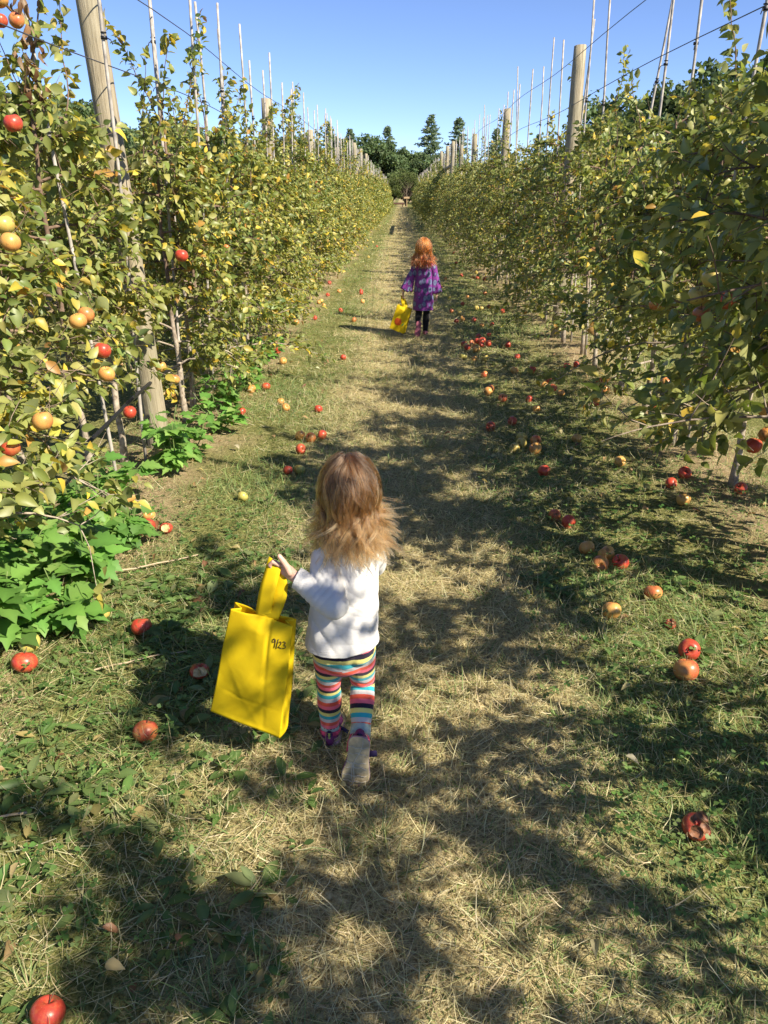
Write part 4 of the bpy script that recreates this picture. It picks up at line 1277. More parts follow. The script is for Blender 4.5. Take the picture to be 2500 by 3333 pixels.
for x, y, s in ((-23, 44, .80), (-27.5, 50, .86), (-21, 56, .8), (-32, 46, .9), (-26, 62, .95), (-18.5, 66, .8)):
    bg_tree(x, y, DEC[rnd.randrange(4)], s, 'broadleaf tree showing above the left row', 'tree', GBD, 'broadleaf_tree')
for x, y, s in ((22, 47, 1.05), (27, 46, 1.15), (19.5, 58, 1.02), (31, 52, 1.25), (24, 62, 1.1), (17.5, 72, 1.0), (35, 45, 1.3)):
    bg_tree(x, y, DEC[rnd.randrange(4)], s, 'broadleaf tree showing above the right row', 'tree', GBD, 'broadleaf_tree')
BUSH = far_tree(480, 4.3, 4.3, 0.3, 44, 260, 0.11, [(0.07, 0.10, 0.03), (0.10, 0.13, 0.04), (0.14, 0.16, 0.055)])
bg_tree(0.55, 101, BUSH, 1.0, 'bushy full-size apple tree closing the end of the path', 'apple tree', 'free-standing apple trees at the path end', 'apple_tree')
for x in (-5.4, -10.5, 6.3, 11.5): bg_tree(x, 103 + rnd.uniform(-1, 1), BUSH, rnd.uniform(0.9, 1.05), 'bushy apple tree in the cross row behind the hedges', 'apple tree', 'free-standing apple trees at the path end', 'apple_tree')
t = thing('sign_post', (0.62, 96.5, 0), 'small tan wooden marker post at the far end of the path', 'marker post')
M_SIGN = plain('tan_timber', (0.42, 0.29, 0.16), 0.8)
mb = MB(); mb.tube([(0, 0, -0.1), (0, 0, 0.5), (0, 0, 1.0)], [(0.05, 0.04)] * 3, 4); link('upright', mb.mesh('upright', M_SIGN, smooth=False), t)
mb = MB(); mb.tube([(-0.32, -0.07, 0.98), (0.0, -0.07, 0.98), (0.32, -0.07, 0.98)], [(0.02, 0.11)] * 3, 4, side=(0, 1, 0)); link('board', mb.mesh('board', M_SIGN, smooth=False), t)
t = thing('low_rail', (-0.75, 97.5, 0), 'low dark timber rail under the bush at the path end', 'rail')
M_RAIL = plain('dark_timber', (0.10, 0.05, 0.035), 0.85)
mb = MB(); mb.tube([(-1.1, 0, 0.33), (0, 0, 0.34), (1.1, 0, 0.33)], [(0.06, 0.1)] * 3, 4, side=(0, 1, 0)); link('beam', mb.mesh('beam', M_RAIL, smooth=False), t)
for xx in (-0.9, 0.9):
    mb = MB(); mb.tube([(xx, 0.06, -0.1), (xx, 0.06, 0.42)], [(0.06, 0.06)] * 2, 6); link('leg', mb.mesh('leg', M_RAIL), t)

# ------------------------------------------------------------------ people
def hair_curves(name, material, parent, base, C, Rr, locks, per, z_end, spread, amp, pts=22, seed=1, thick=0.00038, face_free=2.15, flare=(0, 0, 0), lock_r=0.011, yaw=0.0):
    """strands in wavy locks: down over the skull from root to the widest line, then hanging; flat attribute data only"""
    r = random.Random(seed); g = np.random.default_rng(seed)
    C = np.array(C); Rr = np.array(Rr); flare = np.array(flare)
    allp, allr, alll = [], [], []
    for l in range(locks):
        phi = r.uniform(-face_free, face_free)                  # 0 = back of the head
        th0 = r.uniform(0.05, 1.25) if abs(phi) < 1.9 else r.uniform(0.05, 0.7)
        front = r.random() < 0.2
        if front:                                                # hair combed from the brow round to the sides
            sgn = r.choice([-1, 1]); phi = sgn * r.uniform(2.0, 3.1); phi_to = sgn * r.uniform(1.5, 2.0); th0 = r.uniform(0.15, 0.85)
        layer = 1.01 + 0.15 * r.random() ** 1.5
        zend = z_end[0] + (z_end[1] - z_end[0]) * r.random() ** 1.4 + 0.03 * (abs(phi) / 2.0) ** 2
        ph1, ph2 = r.uniform(0, 6.28), r.uniform(0, 6.28)
        fr = r.uniform(1.5, 2.5); A = amp * (r.uniform(0.5, 1.3) if r.random() < 0.88 else r.uniform(1.2, 1.6)); curl = r.uniform(0.5, 1.6)
        drift = r.gauss(0, 0.30); out = spread * r.uniform(0.2, 1.35); tipout = r.choice([0.4, 0.8, 1.0, 1.6])
        # arc over the skull down to th=1.75, then straight down
        ths = np.linspace(th0, 1.72, 9)
        s = np.linspace(0, 1, pts)
        ph = phi * (0.55 + 0.45 * np.clip((ths - 0.05) / 0.9, 0, 1)) + drift * (ths - th0)
        if front: ph = phi + (phi_to - phi) * np.clip((ths - th0) / 0.75, 0, 1)
        a = ph + yaw
        dirx, diry = np.sin(a), -np.cos(a)
        arc = np.stack([Rr[0] * np.sin(ths) * dirx, Rr[1] * np.sin(ths) * diry, Rr[2] * np.cos(ths)], 1) * layer
        last = arc[-1]
        hang_n = 12
        zz = np.linspace(0, 1, hang_n + 1)[1:]
        total = (C[2] + last[2]) - zend
        od = np.array([math.sin(a[-1]), -math.cos(a[-1]), 0])
        hang = last[None] + od[None] * (out * zz ** 1.5 - 0.012 * np.sin(zz * 3.14))[:, None] + np.array([0, 0, -1])[None] * (total * zz)[:, None] + flare[None] * (zz ** 2)[:, None]
        path = np.concatenate([arc, hang])
        u = np.linspace(0, len(path) - 1, pts)
        base_path = np.stack([np.interp(u, np.arange(len(path)), path[:, k]) for k in range(3)], 1)
        tan_side = np.array([math.cos(a[-1]), math.sin(a[-1]), 0])
        env = 0.14 + 0.86 * np.clip((s - 0.08) / 0.92, 0, 1) ** 1.6
        wav = A * env * np.sin(fr * 2 * math.pi * s + ph1)
        wav2 = A * 0.8 * env * np.cos(fr * 2 * math.pi * s * 1.05 + ph2) + tipout * A * env ** 4
        base_path = base_path + wav[:, None] * tan_side[None] + wav2[:, None] * od[None]
        m = per if r.random() < 0.8 else per // 3
        lr = lock_r * r.uniform(0.5, 1.25)
        o3 = g.normal(0, 1, (m, 3)) * lr
        tight = (1 - 0.30 * s - 0.45 * s ** 3) [None, :, None]
        jit = g.normal(0, 0.0014, (m, 1, 3)) * (s ** 2)[None, :, None] * 2.0
        wob = 0.0013 * env[None, :, None] * np.sin(s[None, :, None] * g.uniform(6, 16, (m, 1, 1)) + g.uniform(0, 6.28, (m, 1, 3)))
        st = base_path[None] + o3[:, None, :] * tight + jit + wob
        ln = 1 - 0.22 * g.random((m, 1, 1)) ** 2
        # strands of unequal length: resample each to its own share of the lock
        idx = s[None, :] * (pts - 1) * ln[:, :, 0]
        i0 = np.clip(idx.astype(int), 0, pts - 2); f = (idx - i0)[..., None]
        rows = np.arange(m)[:, None]
        st = st[rows, i0] * (1 - f) + st[rows, i0 + 1] * f
        # keep the strands outside the skull
        rel = st / (Rr * 1.0)
        q = np.linalg.norm(rel, axis=2, keepdims=True)
        st = np.where(q < 1.0, st / np.maximum(q, 1e-4), st)
        allp.append(st + C[None, None]); alll.append(np.full(m, r.choice([0.45, 0.7, 0.95, 1.0, 1.3, 1.75])))
        allr.append(np.tile(thick * (1 - 0.6 * s ** 2), (m, 1)))
    Pp = np.concatenate(allp); Ra = np.concatenate(allr)
    n = len(Pp)
    hc = bpy.data.hair_curves.new(name)
    hc.add_curves([pts] * n)
    hc.attributes['position'].data.foreach_set('vector', (Pp - np.array(base)).astype(np.float32).ravel())
    ra = hc.attributes.get('radius') or hc.attributes.new('radius', 'FLOAT', 'POINT')
    ra.data.foreach_set('value', Ra.astype(np.float32).ravel())
    la = hc.attributes.new('lock', 'FLOAT', 'CURVE')
    la.data.foreach_set('value', np.concatenate(alll).astype(np.float32))
    hc.materials.append(material)
    return link(name, hc, parent)

def stored(me, name, vals):
    a = me.attributes.new(name, 'FLOAT', 'POINT')
    a.data.foreach_set('value', np.asarray(vals, dtype=np.float32))

def seg_param(V, pts):
    """distance along the polyline pts of the closest point; extends backwards before the first point; also the distance off it"""
    pts = [np.array(p, float) for p in pts]
    best = np.full(len(V), 1e9); s = np.zeros(len(V)); acc = 0
    for i in range(len(pts) - 1):
        d = pts[i + 1] - pts[i]; l = np.linalg.norm(d); d = d / l
        t = (V - pts[i]) @ d
        tc = np.clip(t, -9 if i == 0 else 0, 9 if i == len(pts) - 2 else l)
        dist = np.linalg.norm(V - pts[i] - tc[:, None] * d, axis=1)
        k = dist < best
        best[k] = dist[k]; s[k] = acc + tc[k]; acc += l
    return s, best

def wrinkle(me, centre, axis, amp, freq, reach, phase=0.0):
    """soft folds across axis, fading with distance from centre"""
    V = verts_of(me); c = np.array(centre); ax = np.array(axis, float); ax /= np.linalg.norm(ax)
    Nn = np.zeros(len(V) * 3, dtype=np.float32); me.vertices.foreach_get('normal', Nn); Nn = Nn.reshape(-1, 3)
    d = V - c
    w = np.exp(-(np.linalg.norm(d, axis=1) / reach) ** 2)
    t = d @ ax + 0.25 * np.sin(d @ np.array([31.0, 17.0, 23.0])) * 0.03
    V = V + Nn * (amp * w * (np.abs(np.sin(t * freq + phase)) ** 0.7 - 0.55))[:, None]
    set_verts(me, V)

def add_noise(me, amp, sc, seed=0):
    V = verts_of(me)
    Nn = np.zeros(len(V) * 3, dtype=np.float32); me.vertices.foreach_get('normal', Nn); Nn = Nn.reshape(-1, 3)
    k = np.array([mnoise.noise(Vector((v[0] * sc + seed, v[1] * sc, v[2] * sc * 0.7))) for v in V])
    set_verts(me, V + Nn * (amp * k)[:, None])

def shoe(parent, H, T, sole_out, length, heel_w, toe_w, tread_mat, upper_mat, strap=True, height=0.05, rim_mat=None):
    """H heel bottom, T toe bottom, sole_out the direction the sole faces; all relative to the figure's base"""
    H, T = Vector(H), Vector(T)
    y = (T - H).normalized(); z = -(Vector(sole_out) - y * Vector(sole_out).dot(y)).normalized(); x = y.cross(z)
    M = Matrix((x, y, z)).transposed().to_4x4(); M.translation = H
    Ls = length
    prof = [(0.0, .45), (.04, .78), (.12, 1.0), (.3, .98), (.45, .93), (.6, 1.02), (.75, 1.13), (.87, 1.05), (.95, .72), (1.0, .25)]
    def halfw(t):
        ws = np.interp(t, [p[0] for p in prof], [p[1] for p in prof])
        return ws * (heel_w + (toe_w / 1.13 - heel_w) * min(1, max(0, (t - .3) / .45)))
    # upper
    mb = MB()
    secs = [(.03, .75, height * .80), (.10, .93, height * 1.05), (.22, .95, height * 1.06), (.38, .92, height * .86), (.55, .95, height * .66), (.72, 1.0, height * .52), (.88, .92, height * .42), (.95, .7, height * .34)]
    mb.tube([(0, t * Ls, 0.008 + hh * .42) for t, w, hh in secs], [(halfw(t) * w, hh * .60) for t, w, hh in secs], 20, side=(1, 0, 0), round_ends=True)
    up = fuse('upper', mb, 0.003, 4)
    cut(up, (0, 0, 0.010), (0, 0, -1))
    up.transform(M); up.materials.clear(); up.materials.append(upper_mat)
    sh = link('shoe', up, parent)
    # sole slab with rounded rim
    k = 40; ring = []
    for i in range(k):
        a = 2 * math.pi * i / k
        t = 0.5 - 0.5 * math.cos(a); s_ = 1 if a < math.pi else -1
        ring.append((s_ * halfw(t) * (1.04 if 0.01 < t < .99 else .6) + 0.004 * math.sin(math.pi * t), t * Ls * 1.02 - 0.001))
    lay = [(.90, 0.0), (.97, 0.0012), (1.0, 0.005), (1.0, 0.012), (.96, 0.016)]
    V, F = [], []
    cx = sum(p[0] for p in ring) / k; cy = Ls * .5
    for sc, zz in lay:
        for px, py in ring:
            rock = 0.012 * max(0, (py / Ls - .75) / .25) ** 2
            V.append((cx + (px - cx) * sc, cy + (py - cy) * (1 - (1 - sc) * .5), zz + rock))
    for i in range(len(lay) - 1):
        for j in range(k):
            F.append((i * k + j, i * k + (j + 1) % k, (i + 1) * k + (j + 1) % k, (i + 1) * k + j))
    c0 = len(V); V.append((cx, cy, 0.0015)); c1 = len(V); V.append((cx, cy, 0.016))
    for j in range(k):
        F.append(((j + 1) % k, j, c0)); F.append(((len(lay) - 1) * k + j, (len(lay) - 1) * k + (j + 1) % k, c1))
    me = np_mesh('sole', V, F, tread_mat); 
    if rim_mat is not None:
        me.materials.append(rim_mat)
        for p in me.polygons:
            if 1 <= p.index // k <= 3: p.material_index = 1
    me.transform(M); link('sole', me, sh)
    if strap:
        tr = MB()
        for t0, bend in ((.2, .02), (.36, -.03), (.5, .03), (.62, -.02), (.74, .03), (.86, .02)):
            w = halfw(t0) * .92
            tr.tube([(-w + 2 * w * q / 8, Ls * (t0 + bend * math.sin(math.pi * q / 8) + .015 * math.sin(q * 2 + t0 * 9)), 0.0004) for q in range(9)], 0.0016, 5)
        tr.tube([(0.010 - 0.020 * t + 0.006 * math.sin(t * 9), Ls * t, 0.0004) for t in np.linspace(.05, .95, 12)], 0.0016, 5)
        tr.tube([(-0.018 + 0.012 * t, Ls * t, -0.0006) for t in np.linspace(.5, .88, 7)], 0.0014, 5)
        me = tr.mesh('tread', M_TREAD); me.transform(M); link('tread', me, sh)
        # heel ribbon with lime dashes, and pink overlays
        rb = MB(); dz = MB()
        for i in range(9):
            zz = 0.014 + i * 0.0052; yy = -0.006 - 0.002 * math.sin(i / 9 * 3.1)
            dz.add(*ball((0, yy - .003, zz), (0.0042, 0.002, 0.0018), 8, 5))
        rb.tube([(0, -0.0045 - 0.002 * math.sin(i / 5 * 3.1), 0.010 + i * 0.0102) for i in range(6)], [(0.0065, 0.003)] * 6, 8, side=(1, 0, 0))
        me = rb.mesh('heel_ribbon', M_NAVY); me.transform(M); hr = link('heel_ribbon', me, sh)
        me = dz.mesh('stitching', M_LIME); me.transform(M); link('stitching', me, sh)
        ov = MB()
        for sx in (-1, 1):
            ov.tube([(sx * halfw(.02) * .55, 0.000, 0.046), (sx * halfw(.08) * .95, 0.012, 0.044), (sx * halfw(.2) * .99, 0.035, 0.037), (sx * halfw(.35) * 1.0, 0.055, 0.026)], [(0.003, 0.007)] * 4, 8)
        me = ov.mesh('overlay', M_SHOEPINK); me.transform(M); link('overlay', me, sh)
        pl_ = MB()
        for sx in (-1, 1):
            pl_.tube([(sx * 0.006, -0.0045, 0.030), (sx * halfw(.05) * .8, 0.002, 0.028), (sx * halfw(.2) * 1.02, 0.03, 0.020)], 0.0012, 5)
        me = pl_.mesh('piping', M_TREAD); me.transform(M); link('piping', me, sh)
        sb = MB()
        sb.tube([(0.020, Ls * .42, 0.030), (0.040, Ls * .36, 0.026), (0.056, Ls * .32, 0.018)], [(0.009, 0.0028)] * 3, 10, side=(0, 1, 0))
        me = sb.mesh('strap', M_NAVY); me.transform(M); link('strap', me, sh)
    return sh

def face(parent, base, C, Rr, fwd, body_mb):
    """adds nose, ears, cheeks to body_mb; returns eyes and mouth spots for later"""
    C, f = Vector(C), Vector(fwd).normalized(); side = f.cross(Vector((0, 0, 1))).normalized(); upv = side.cross(f)
    rx, ry, rz = Rr
    body_mb.add(*ball(C + f * (ry * .97) - upv * (rz * .12), (0.011, 0.012, 0.013), 12, 8))
    body_mb.add(*ball(C + f * (ry * .90) + upv * (rz * .05), (0.008, 0.01, 0.016), 12, 8))
    for s_ in (-1, 1):
        body_mb.add(*ball(C + side * (s_ * rx * .98) - f * (ry * .02) - upv * (rz * .05), (0.010, 0.016, 0.024), 12, 8))
        body_mb.add(*ball(C + side * (s_ * rx * .45) + f * (ry * .70) - upv * (rz * .32), (rx * .38, ry * .3, rz * .3), 12, 8))
    body_mb.add(*ball(C + f * (ry * .55) - upv * (rz * .72), (rx * .42, ry * .38, rz * .28), 12, 8))
    eyes = [C + side * (s_ * rx * .40) + f * (ry * .80) + upv * (rz * .02) for s_ in (-1, 1)]
    mouth = C + f * (ry * .90) - upv * (rz * .48)
    return eyes, mouth, f, side, upv

def eyes_mouth(parent, base, spots):
    eyes, mouth, f, side, upv = spots
    b = Vector(base)
    for e in eyes:
        mb = MB(); mb.add(*ball(e - b, 0.0095, 14, 10))
        eo = link('eye', mb.mesh('eye', M_EYEW), parent)
        mb = MB(); mb.add(*ball(e - b + f * 0.0052, (0.005, 0.005, 0.005), 12, 8)); link('iris', mb.mesh('iris', M_EYED), eo)
    mb = MB(); mb.tube([mouth - b - side * 0.014, mouth - b + f * 0.004, mouth - b + side * 0.014], [(0.002, 0.002), (0.005, 0.004), (0.002, 0.002)], 8)
    link('mouth', mb.mesh('mouth', M_LIP), parent)

def fingers(mb, base_pts, chains, r0):
    for ch, rr in zip(chains, r0):
        mb.tube(ch, [rr * (1.05 - .07 * i) for i in range(len(ch))], 10, round_ends=True)

# ---- the small child in front
B = (-0.15, 1.92, 0.0)
child = thing('person', (B[0], B[1], gz1(B[0], B[1])), 'small child seen from behind in white shirt and striped leggings, holding a yellow bag', 'person')
Bz = np.array([B[0], B[1], 0.0])
Hc, Hr = (-0.137, 1.975, 0.838), (0.069, 0.082, 0.092)
fwd = (-0.2, 1, -0.12)
wrist = Vector((-0.283, 1.876, 0.625)); palm = Vector((-0.318, 1.884, 0.650))
mb = MB()
mb.add(*ball(Hc, Hr, 28, 20))
spots = face(None, Bz, Hc, Hr, fwd, mb)
mb.tube([(-0.135, 1.955, 0.66), (-0.136, 1.962, 0.72), (-0.137, 1.968, 0.78)], [0.036, 0.031, 0.033], 16)
mb.tube([(-0.16, 1.925, 0.36), (-0.155, 1.93, 0.45), (-0.148, 1.94, 0.56), (-0.140, 1.947, 0.64), (-0.136, 1.955, 0.69)], [(.075, .06), (.078, .062), (.074, .058), (.066, .046), (.04, .035)], 20, side=(1, 0.2, 0), round_ends=True)
mb.tube([(-0.20, 1.935, 0.665), (-0.174, 1.818, 0.578)], [0.027, 0.024], 12, round_ends=True)
mb.tube([(-0.174, 1.818, 0.578), (-0.23, 1.848, 0.602), tuple(wrist)], [0.024, 0.022, 0.0165], 12, round_ends=True)
# left hand: palm edge on, fingers hooked through the strap, thumb up along it
mb.tube([tuple(wrist), tuple(wrist.lerp(palm, .5)), tuple(palm)], [(0.0155, 0.0165), (0.0135, 0.020), (0.0115, 0.020)], 14, side=(0.0, 1, 0.1), round_ends=True)
kn = [Vector((-0.326, 1.874, 0.664)), Vector((-0.330, 1.884, 0.660)), Vector((-0.330, 1.894, 0.654)), Vector((-0.327, 1.902, 0.646))]
for i, kk in enumerate(kn):
    ln = (0.95, 1.05, 0.98, 0.8)[i]
    ch = [palm.lerp(kk, .3), kk, kk + Vector((-0.017, 0.002, 0.008 - 0.003 * i)) * ln, kk + Vector((-0.027, 0.004, -0.004 - 0.003 * i)) * ln, kk + Vector((-0.021, 0.007, -0.015)) * ln]
    mb.tube(ch, [0.0078, 0.0076, 0.0072, 0.0068, 0.0060], 10, round_ends=True)
th = [wrist.lerp(palm, .35) + Vector((0, -0.012, 0.008)), Vector((-0.303, 1.868, 0.660)), Vector((-0.312, 1.867, 0.677)), Vector((-0.322, 1.868, 0.692))]
mb.tube(th, [0.0095, 0.0092, 0.0082, 0.0068], 10, round_ends=True)
# right arm folded in front, hand at an apple
mb.tube([(-0.078, 1.968, 0.66), (-0.072, 2.045, 0.58)], [0.027, 0.024], 12, round_ends=True)
mb.tube([(-0.072, 2.045, 0.58), (-0.10, 2.078, 0.64), (-0.135, 2.085, 0.695)], [0.024, 0.021, 0.016], 12, round_ends=True)
rp = Vector((-0.155, 2.078, 0.715))
mb.tube([(-0.135, 2.085, 0.695), tuple(rp)], [(0.015, 0.018), (0.012, 0.021)], 12, round_ends=True)
AP = Vector((-0.196, 2.055, 0.722))
for i in range(4):
    oz = 0.016 - 0.012 * i
    ch = [rp + Vector((0, 0.006, oz * .8)), AP + Vector((0.018, 0.037, oz)), AP + Vector((-0.008, 0.042, oz)), AP + Vector((-0.030, 0.030, oz))]
    mb.tube(ch, [0.0076, 0.0074, 0.0070, 0.0060], 10, round_ends=True)
mb.tube([rp + Vector((0.0, -0.012, 0.004)), AP + Vector((0.026, -0.026, 0.012)), AP + Vector((0.008, -0.040, 0.010))], [0.0088, 0.0082, 0.0066], 10, round_ends=True)
# legs
LL_ = [(-0.203, 1.925, 0.37), (-0.208, 1.955, 0.215), (-0.210, 1.962, 0.05)]
RL_ = [(-0.114, 1.93, 0.37), (-0.106, 1.965, 0.220), (-0.108, 1.862, 0.120)]
for lg in (LL_, RL_):
    m1 = tuple((np.array(lg[1]) * .6 + np.array(lg[2]) * .4))
    mb.tube([lg[0], lg[1], m1, lg[2]], [0.040, 0.030, 0.031, 0.024], 14, round_ends=True)
body = fuse('body', mb, 0.0026, 3)
body.transform(Matrix.Translation(-Vector(Bz))); body.materials.clear(); body.materials.append(M_SKIN); shade_smooth(body)
link('body', body, child)
eyes_mouth(child, Bz, spots)
# shirt
mb = MB()
mb.tube([(-0.163, 1.922, 0.345), (-0.163, 1.922, 0.40), (-0.160, 1.926, 0.45), (-0.154, 1.933, 0.53), (-0.146, 1.942, 0.60), (-0.140, 1.948, 0.65), (-0.137, 1.954, 0.685), (-0.136, 1.958, 0.705)],
        [(.109, .088), (.107, .087), (.102, .083), (.095, .076), (.091, .070), (.082, .058), (.060, .046), (.042, .040)], 28, side=(1, 0.22, 0), round_ends=True)
mb.tube([(-0.170, 1.945, 0.665), (-0.205, 1.932, 0.655), (-0.194, 1.870, 0.612), (-0.172, 1.815, 0.574)], [0.040, 0.042, 0.040, 0.036], 18, round_ends=True)
mb.tube([(-0.169, 1.815, 0.572), (-0.205, 1.832, 0.585), (-0.245, 1.854, 0.604), (-0.275, 1.873, 0.621), (-0.30, 1.881, 0.634)], [0.037, 0.034, 0.0295, 0.0275, 0.0265], 18, round_ends=True)
mb.tube([(-0.10, 1.955, 0.665), (-0.076, 1.968, 0.650), (-0.073, 2.01, 0.61), (-0.072, 2.045, 0.578)], [0.040, 0.041, 0.037, 0.034], 18, round_ends=True)
mb.tube([(-0.072, 2.045, 0.578), (-0.085, 2.063, 0.612), (-0.115, 2.080, 0.662), (-0.125, 2.084, 0.685)], [0.034, 0.032, 0.027, 0.026], 18, round_ends=True)
shirt = fuse('shirt', mb, 0.0042, 5)
wrinkle(shirt, (-0.205, 1.83, 0.59), (-0.93, 0.25, 0.35), 0.0055, 180, 0.055)
wrinkle(shirt, (-0.196, 1.88, 0.62), (0.55, -0.2, 0.8), 0.005, 140, 0.05, 1.0)
wrinkle(shirt, (-0.16, 1.87, 0.57), (0.6, 0.0, 0.8), 0.0045, 85, 0.08, 0.4)
wrinkle(shirt, (-0.10, 1.87, 0.47), (0.35, 0.1, 1), 0.0045, 70, 0.11, 0.8)
wrinkle(shirt, (-0.21, 1.86, 0.46), (0.8, 0, 0.5), 0.005, 60, 0.09, 0.2)
add_noise(shirt, 0.006, 14, 3)
cut(shirt, (-0.163, 1.92, 0.397), (0.03, 0.06, -1))
cut(shirt, (-0.279, 1.8745, 0.623), (-0.93, 0.2, 0.35))
shirt.transform(Matrix.Translation(-Vector(Bz))); shirt.materials.clear(); shirt.materials.append(M_SHIRT); shade_smooth(shirt)
so = link('shirt', shirt, child)
md = so.modifiers.new('thick', 'SOLIDIFY'); md.thickness = 0.0022; md.offset = 1
# leggings
mb = MB()
mb.tube([(-0.163, 1.924, 0.445), (-0.161, 1.924, 0.41), (-0.160, 1.923, 0.375), (-0.159, 1.924, 0.345)], [(.095, .074), (.096, .077), (.093, .076), (.080, .06)], 24, side=(1, 0.2, 0), round_ends=True)
for lg, sx in ((LL_, -1), (RL_, 1)):
    a, b, c = map(np.array, lg)
    mb.tube([tuple(a), tuple(a * .5 + b * .5), tuple(b), tuple(b * .62 + c * .38), tuple(b * .25 + c * .75), tuple(c)], [(.050, .054), (.044, .046), (.036, .037), (.0385, .039), (.0315, .032), (.0275, .029)], 18, round_ends=True)
    mb.add(*ball((a[0] + sx * -0.002, a[1] - 0.022, 0.375), (0.049, 0.052, 0.048), 16, 10))
leg = fuse('leggings', mb, 0.0034, 5)
wrinkle(leg, (RL_[1][0], RL_[1][1] - 0.035, RL_[1][2] + 0.005), (0.12, 0.25, 1), 0.0055, 130, 0.032, 0.5)
wrinkle(leg, (LL_[1][0], LL_[1][1] - 0.035, LL_[1][2] + 0.02), (-0.2, 0.1, 1), 0.0035, 120, 0.035, 0.2)
wrinkle(leg, (-0.16, 1.86, 0.335), (0.1, 0, 1), 0.003, 110, 0.045, 0.9)
V = verts_of(leg)
tl, dl = seg_param(V, LL_); tr_, dr = seg_param(V, RL_)
t = np.where(V[:, 0] < -0.159, tl, tr_) + 0.018
edge_ = np.clip((V[:, 2] - 0.33) / 0.05, 0, 1)
top_t = 0.388 - V[:, 2]
t = t * (1 - edge_) + top_t * edge_
stored(leg, 't', t + 0.080)
leg.transform(Matrix.Translation(-Vector(Bz))); leg.materials.clear(); leg.materials.append(M_STRIPE); shade_smooth(leg)
link('leggings', leg, child)
rel = lambda p: tuple(np.array(p) - Bz)
shoe(child, rel((-0.209, 1.928, 0.006)), rel((-0.212, 2.08, 0.004)), (0, 0, -1), 0.150, 0.030, 0.040, M_SOLE, M_SHOE, rim_mat=M_RIM)
shoe(child, rel((-0.109, 1.802, 0.146)), rel((-0.126, 1.752, 0.006)), (0.0, -0.94, 0.33), 0.150, 0.031, 0.041, M_SOLE, M_SHOE, rim_mat=M_RIM)
# sock cuffs closing the gap between legging and shoe
sk = MB()
sk.tube([rel((-0.210, 1.960, 0.078)), rel((-0.210, 1.960, 0.035))], [0.0290, 0.0295], 16); me = sk.mesh('sock', plain('pale_sock', (0.32, 0.40, 0.38), 0.9)); link('sock', me, child)
sk = MB(); sk.tube([rel((-0.108, 1.880, 0.132)), rel((-0.109, 1.842, 0.120))], [0.030, 0.031], 16); link('sock', sk.mesh('sock', bpy.data.materials['pale_sock']), child)
hair_curves('hair', M_HAIR, child, Bz, Hc, (0.071, 0.084, 0.096), 340, 22, (0.650, 0.755), 0.022, 0.020, seed=5, thick=0.00060, flare=(0.010, -0.002, 0.0), yaw=0.15, lock_r=0.0046)
# the apple held at the mouth
a_o = link('apple', BIT['bite'], None, tuple(AP)); a_o.scale = (0.85,) * 3; a_o.color = (*HUE['dk'], 1); a_o.rotation_euler = (0.2, -0.3, 0.9)
tag(a_o, 'dark red apple held in front of the small child, half hidden by hair', 'apple')

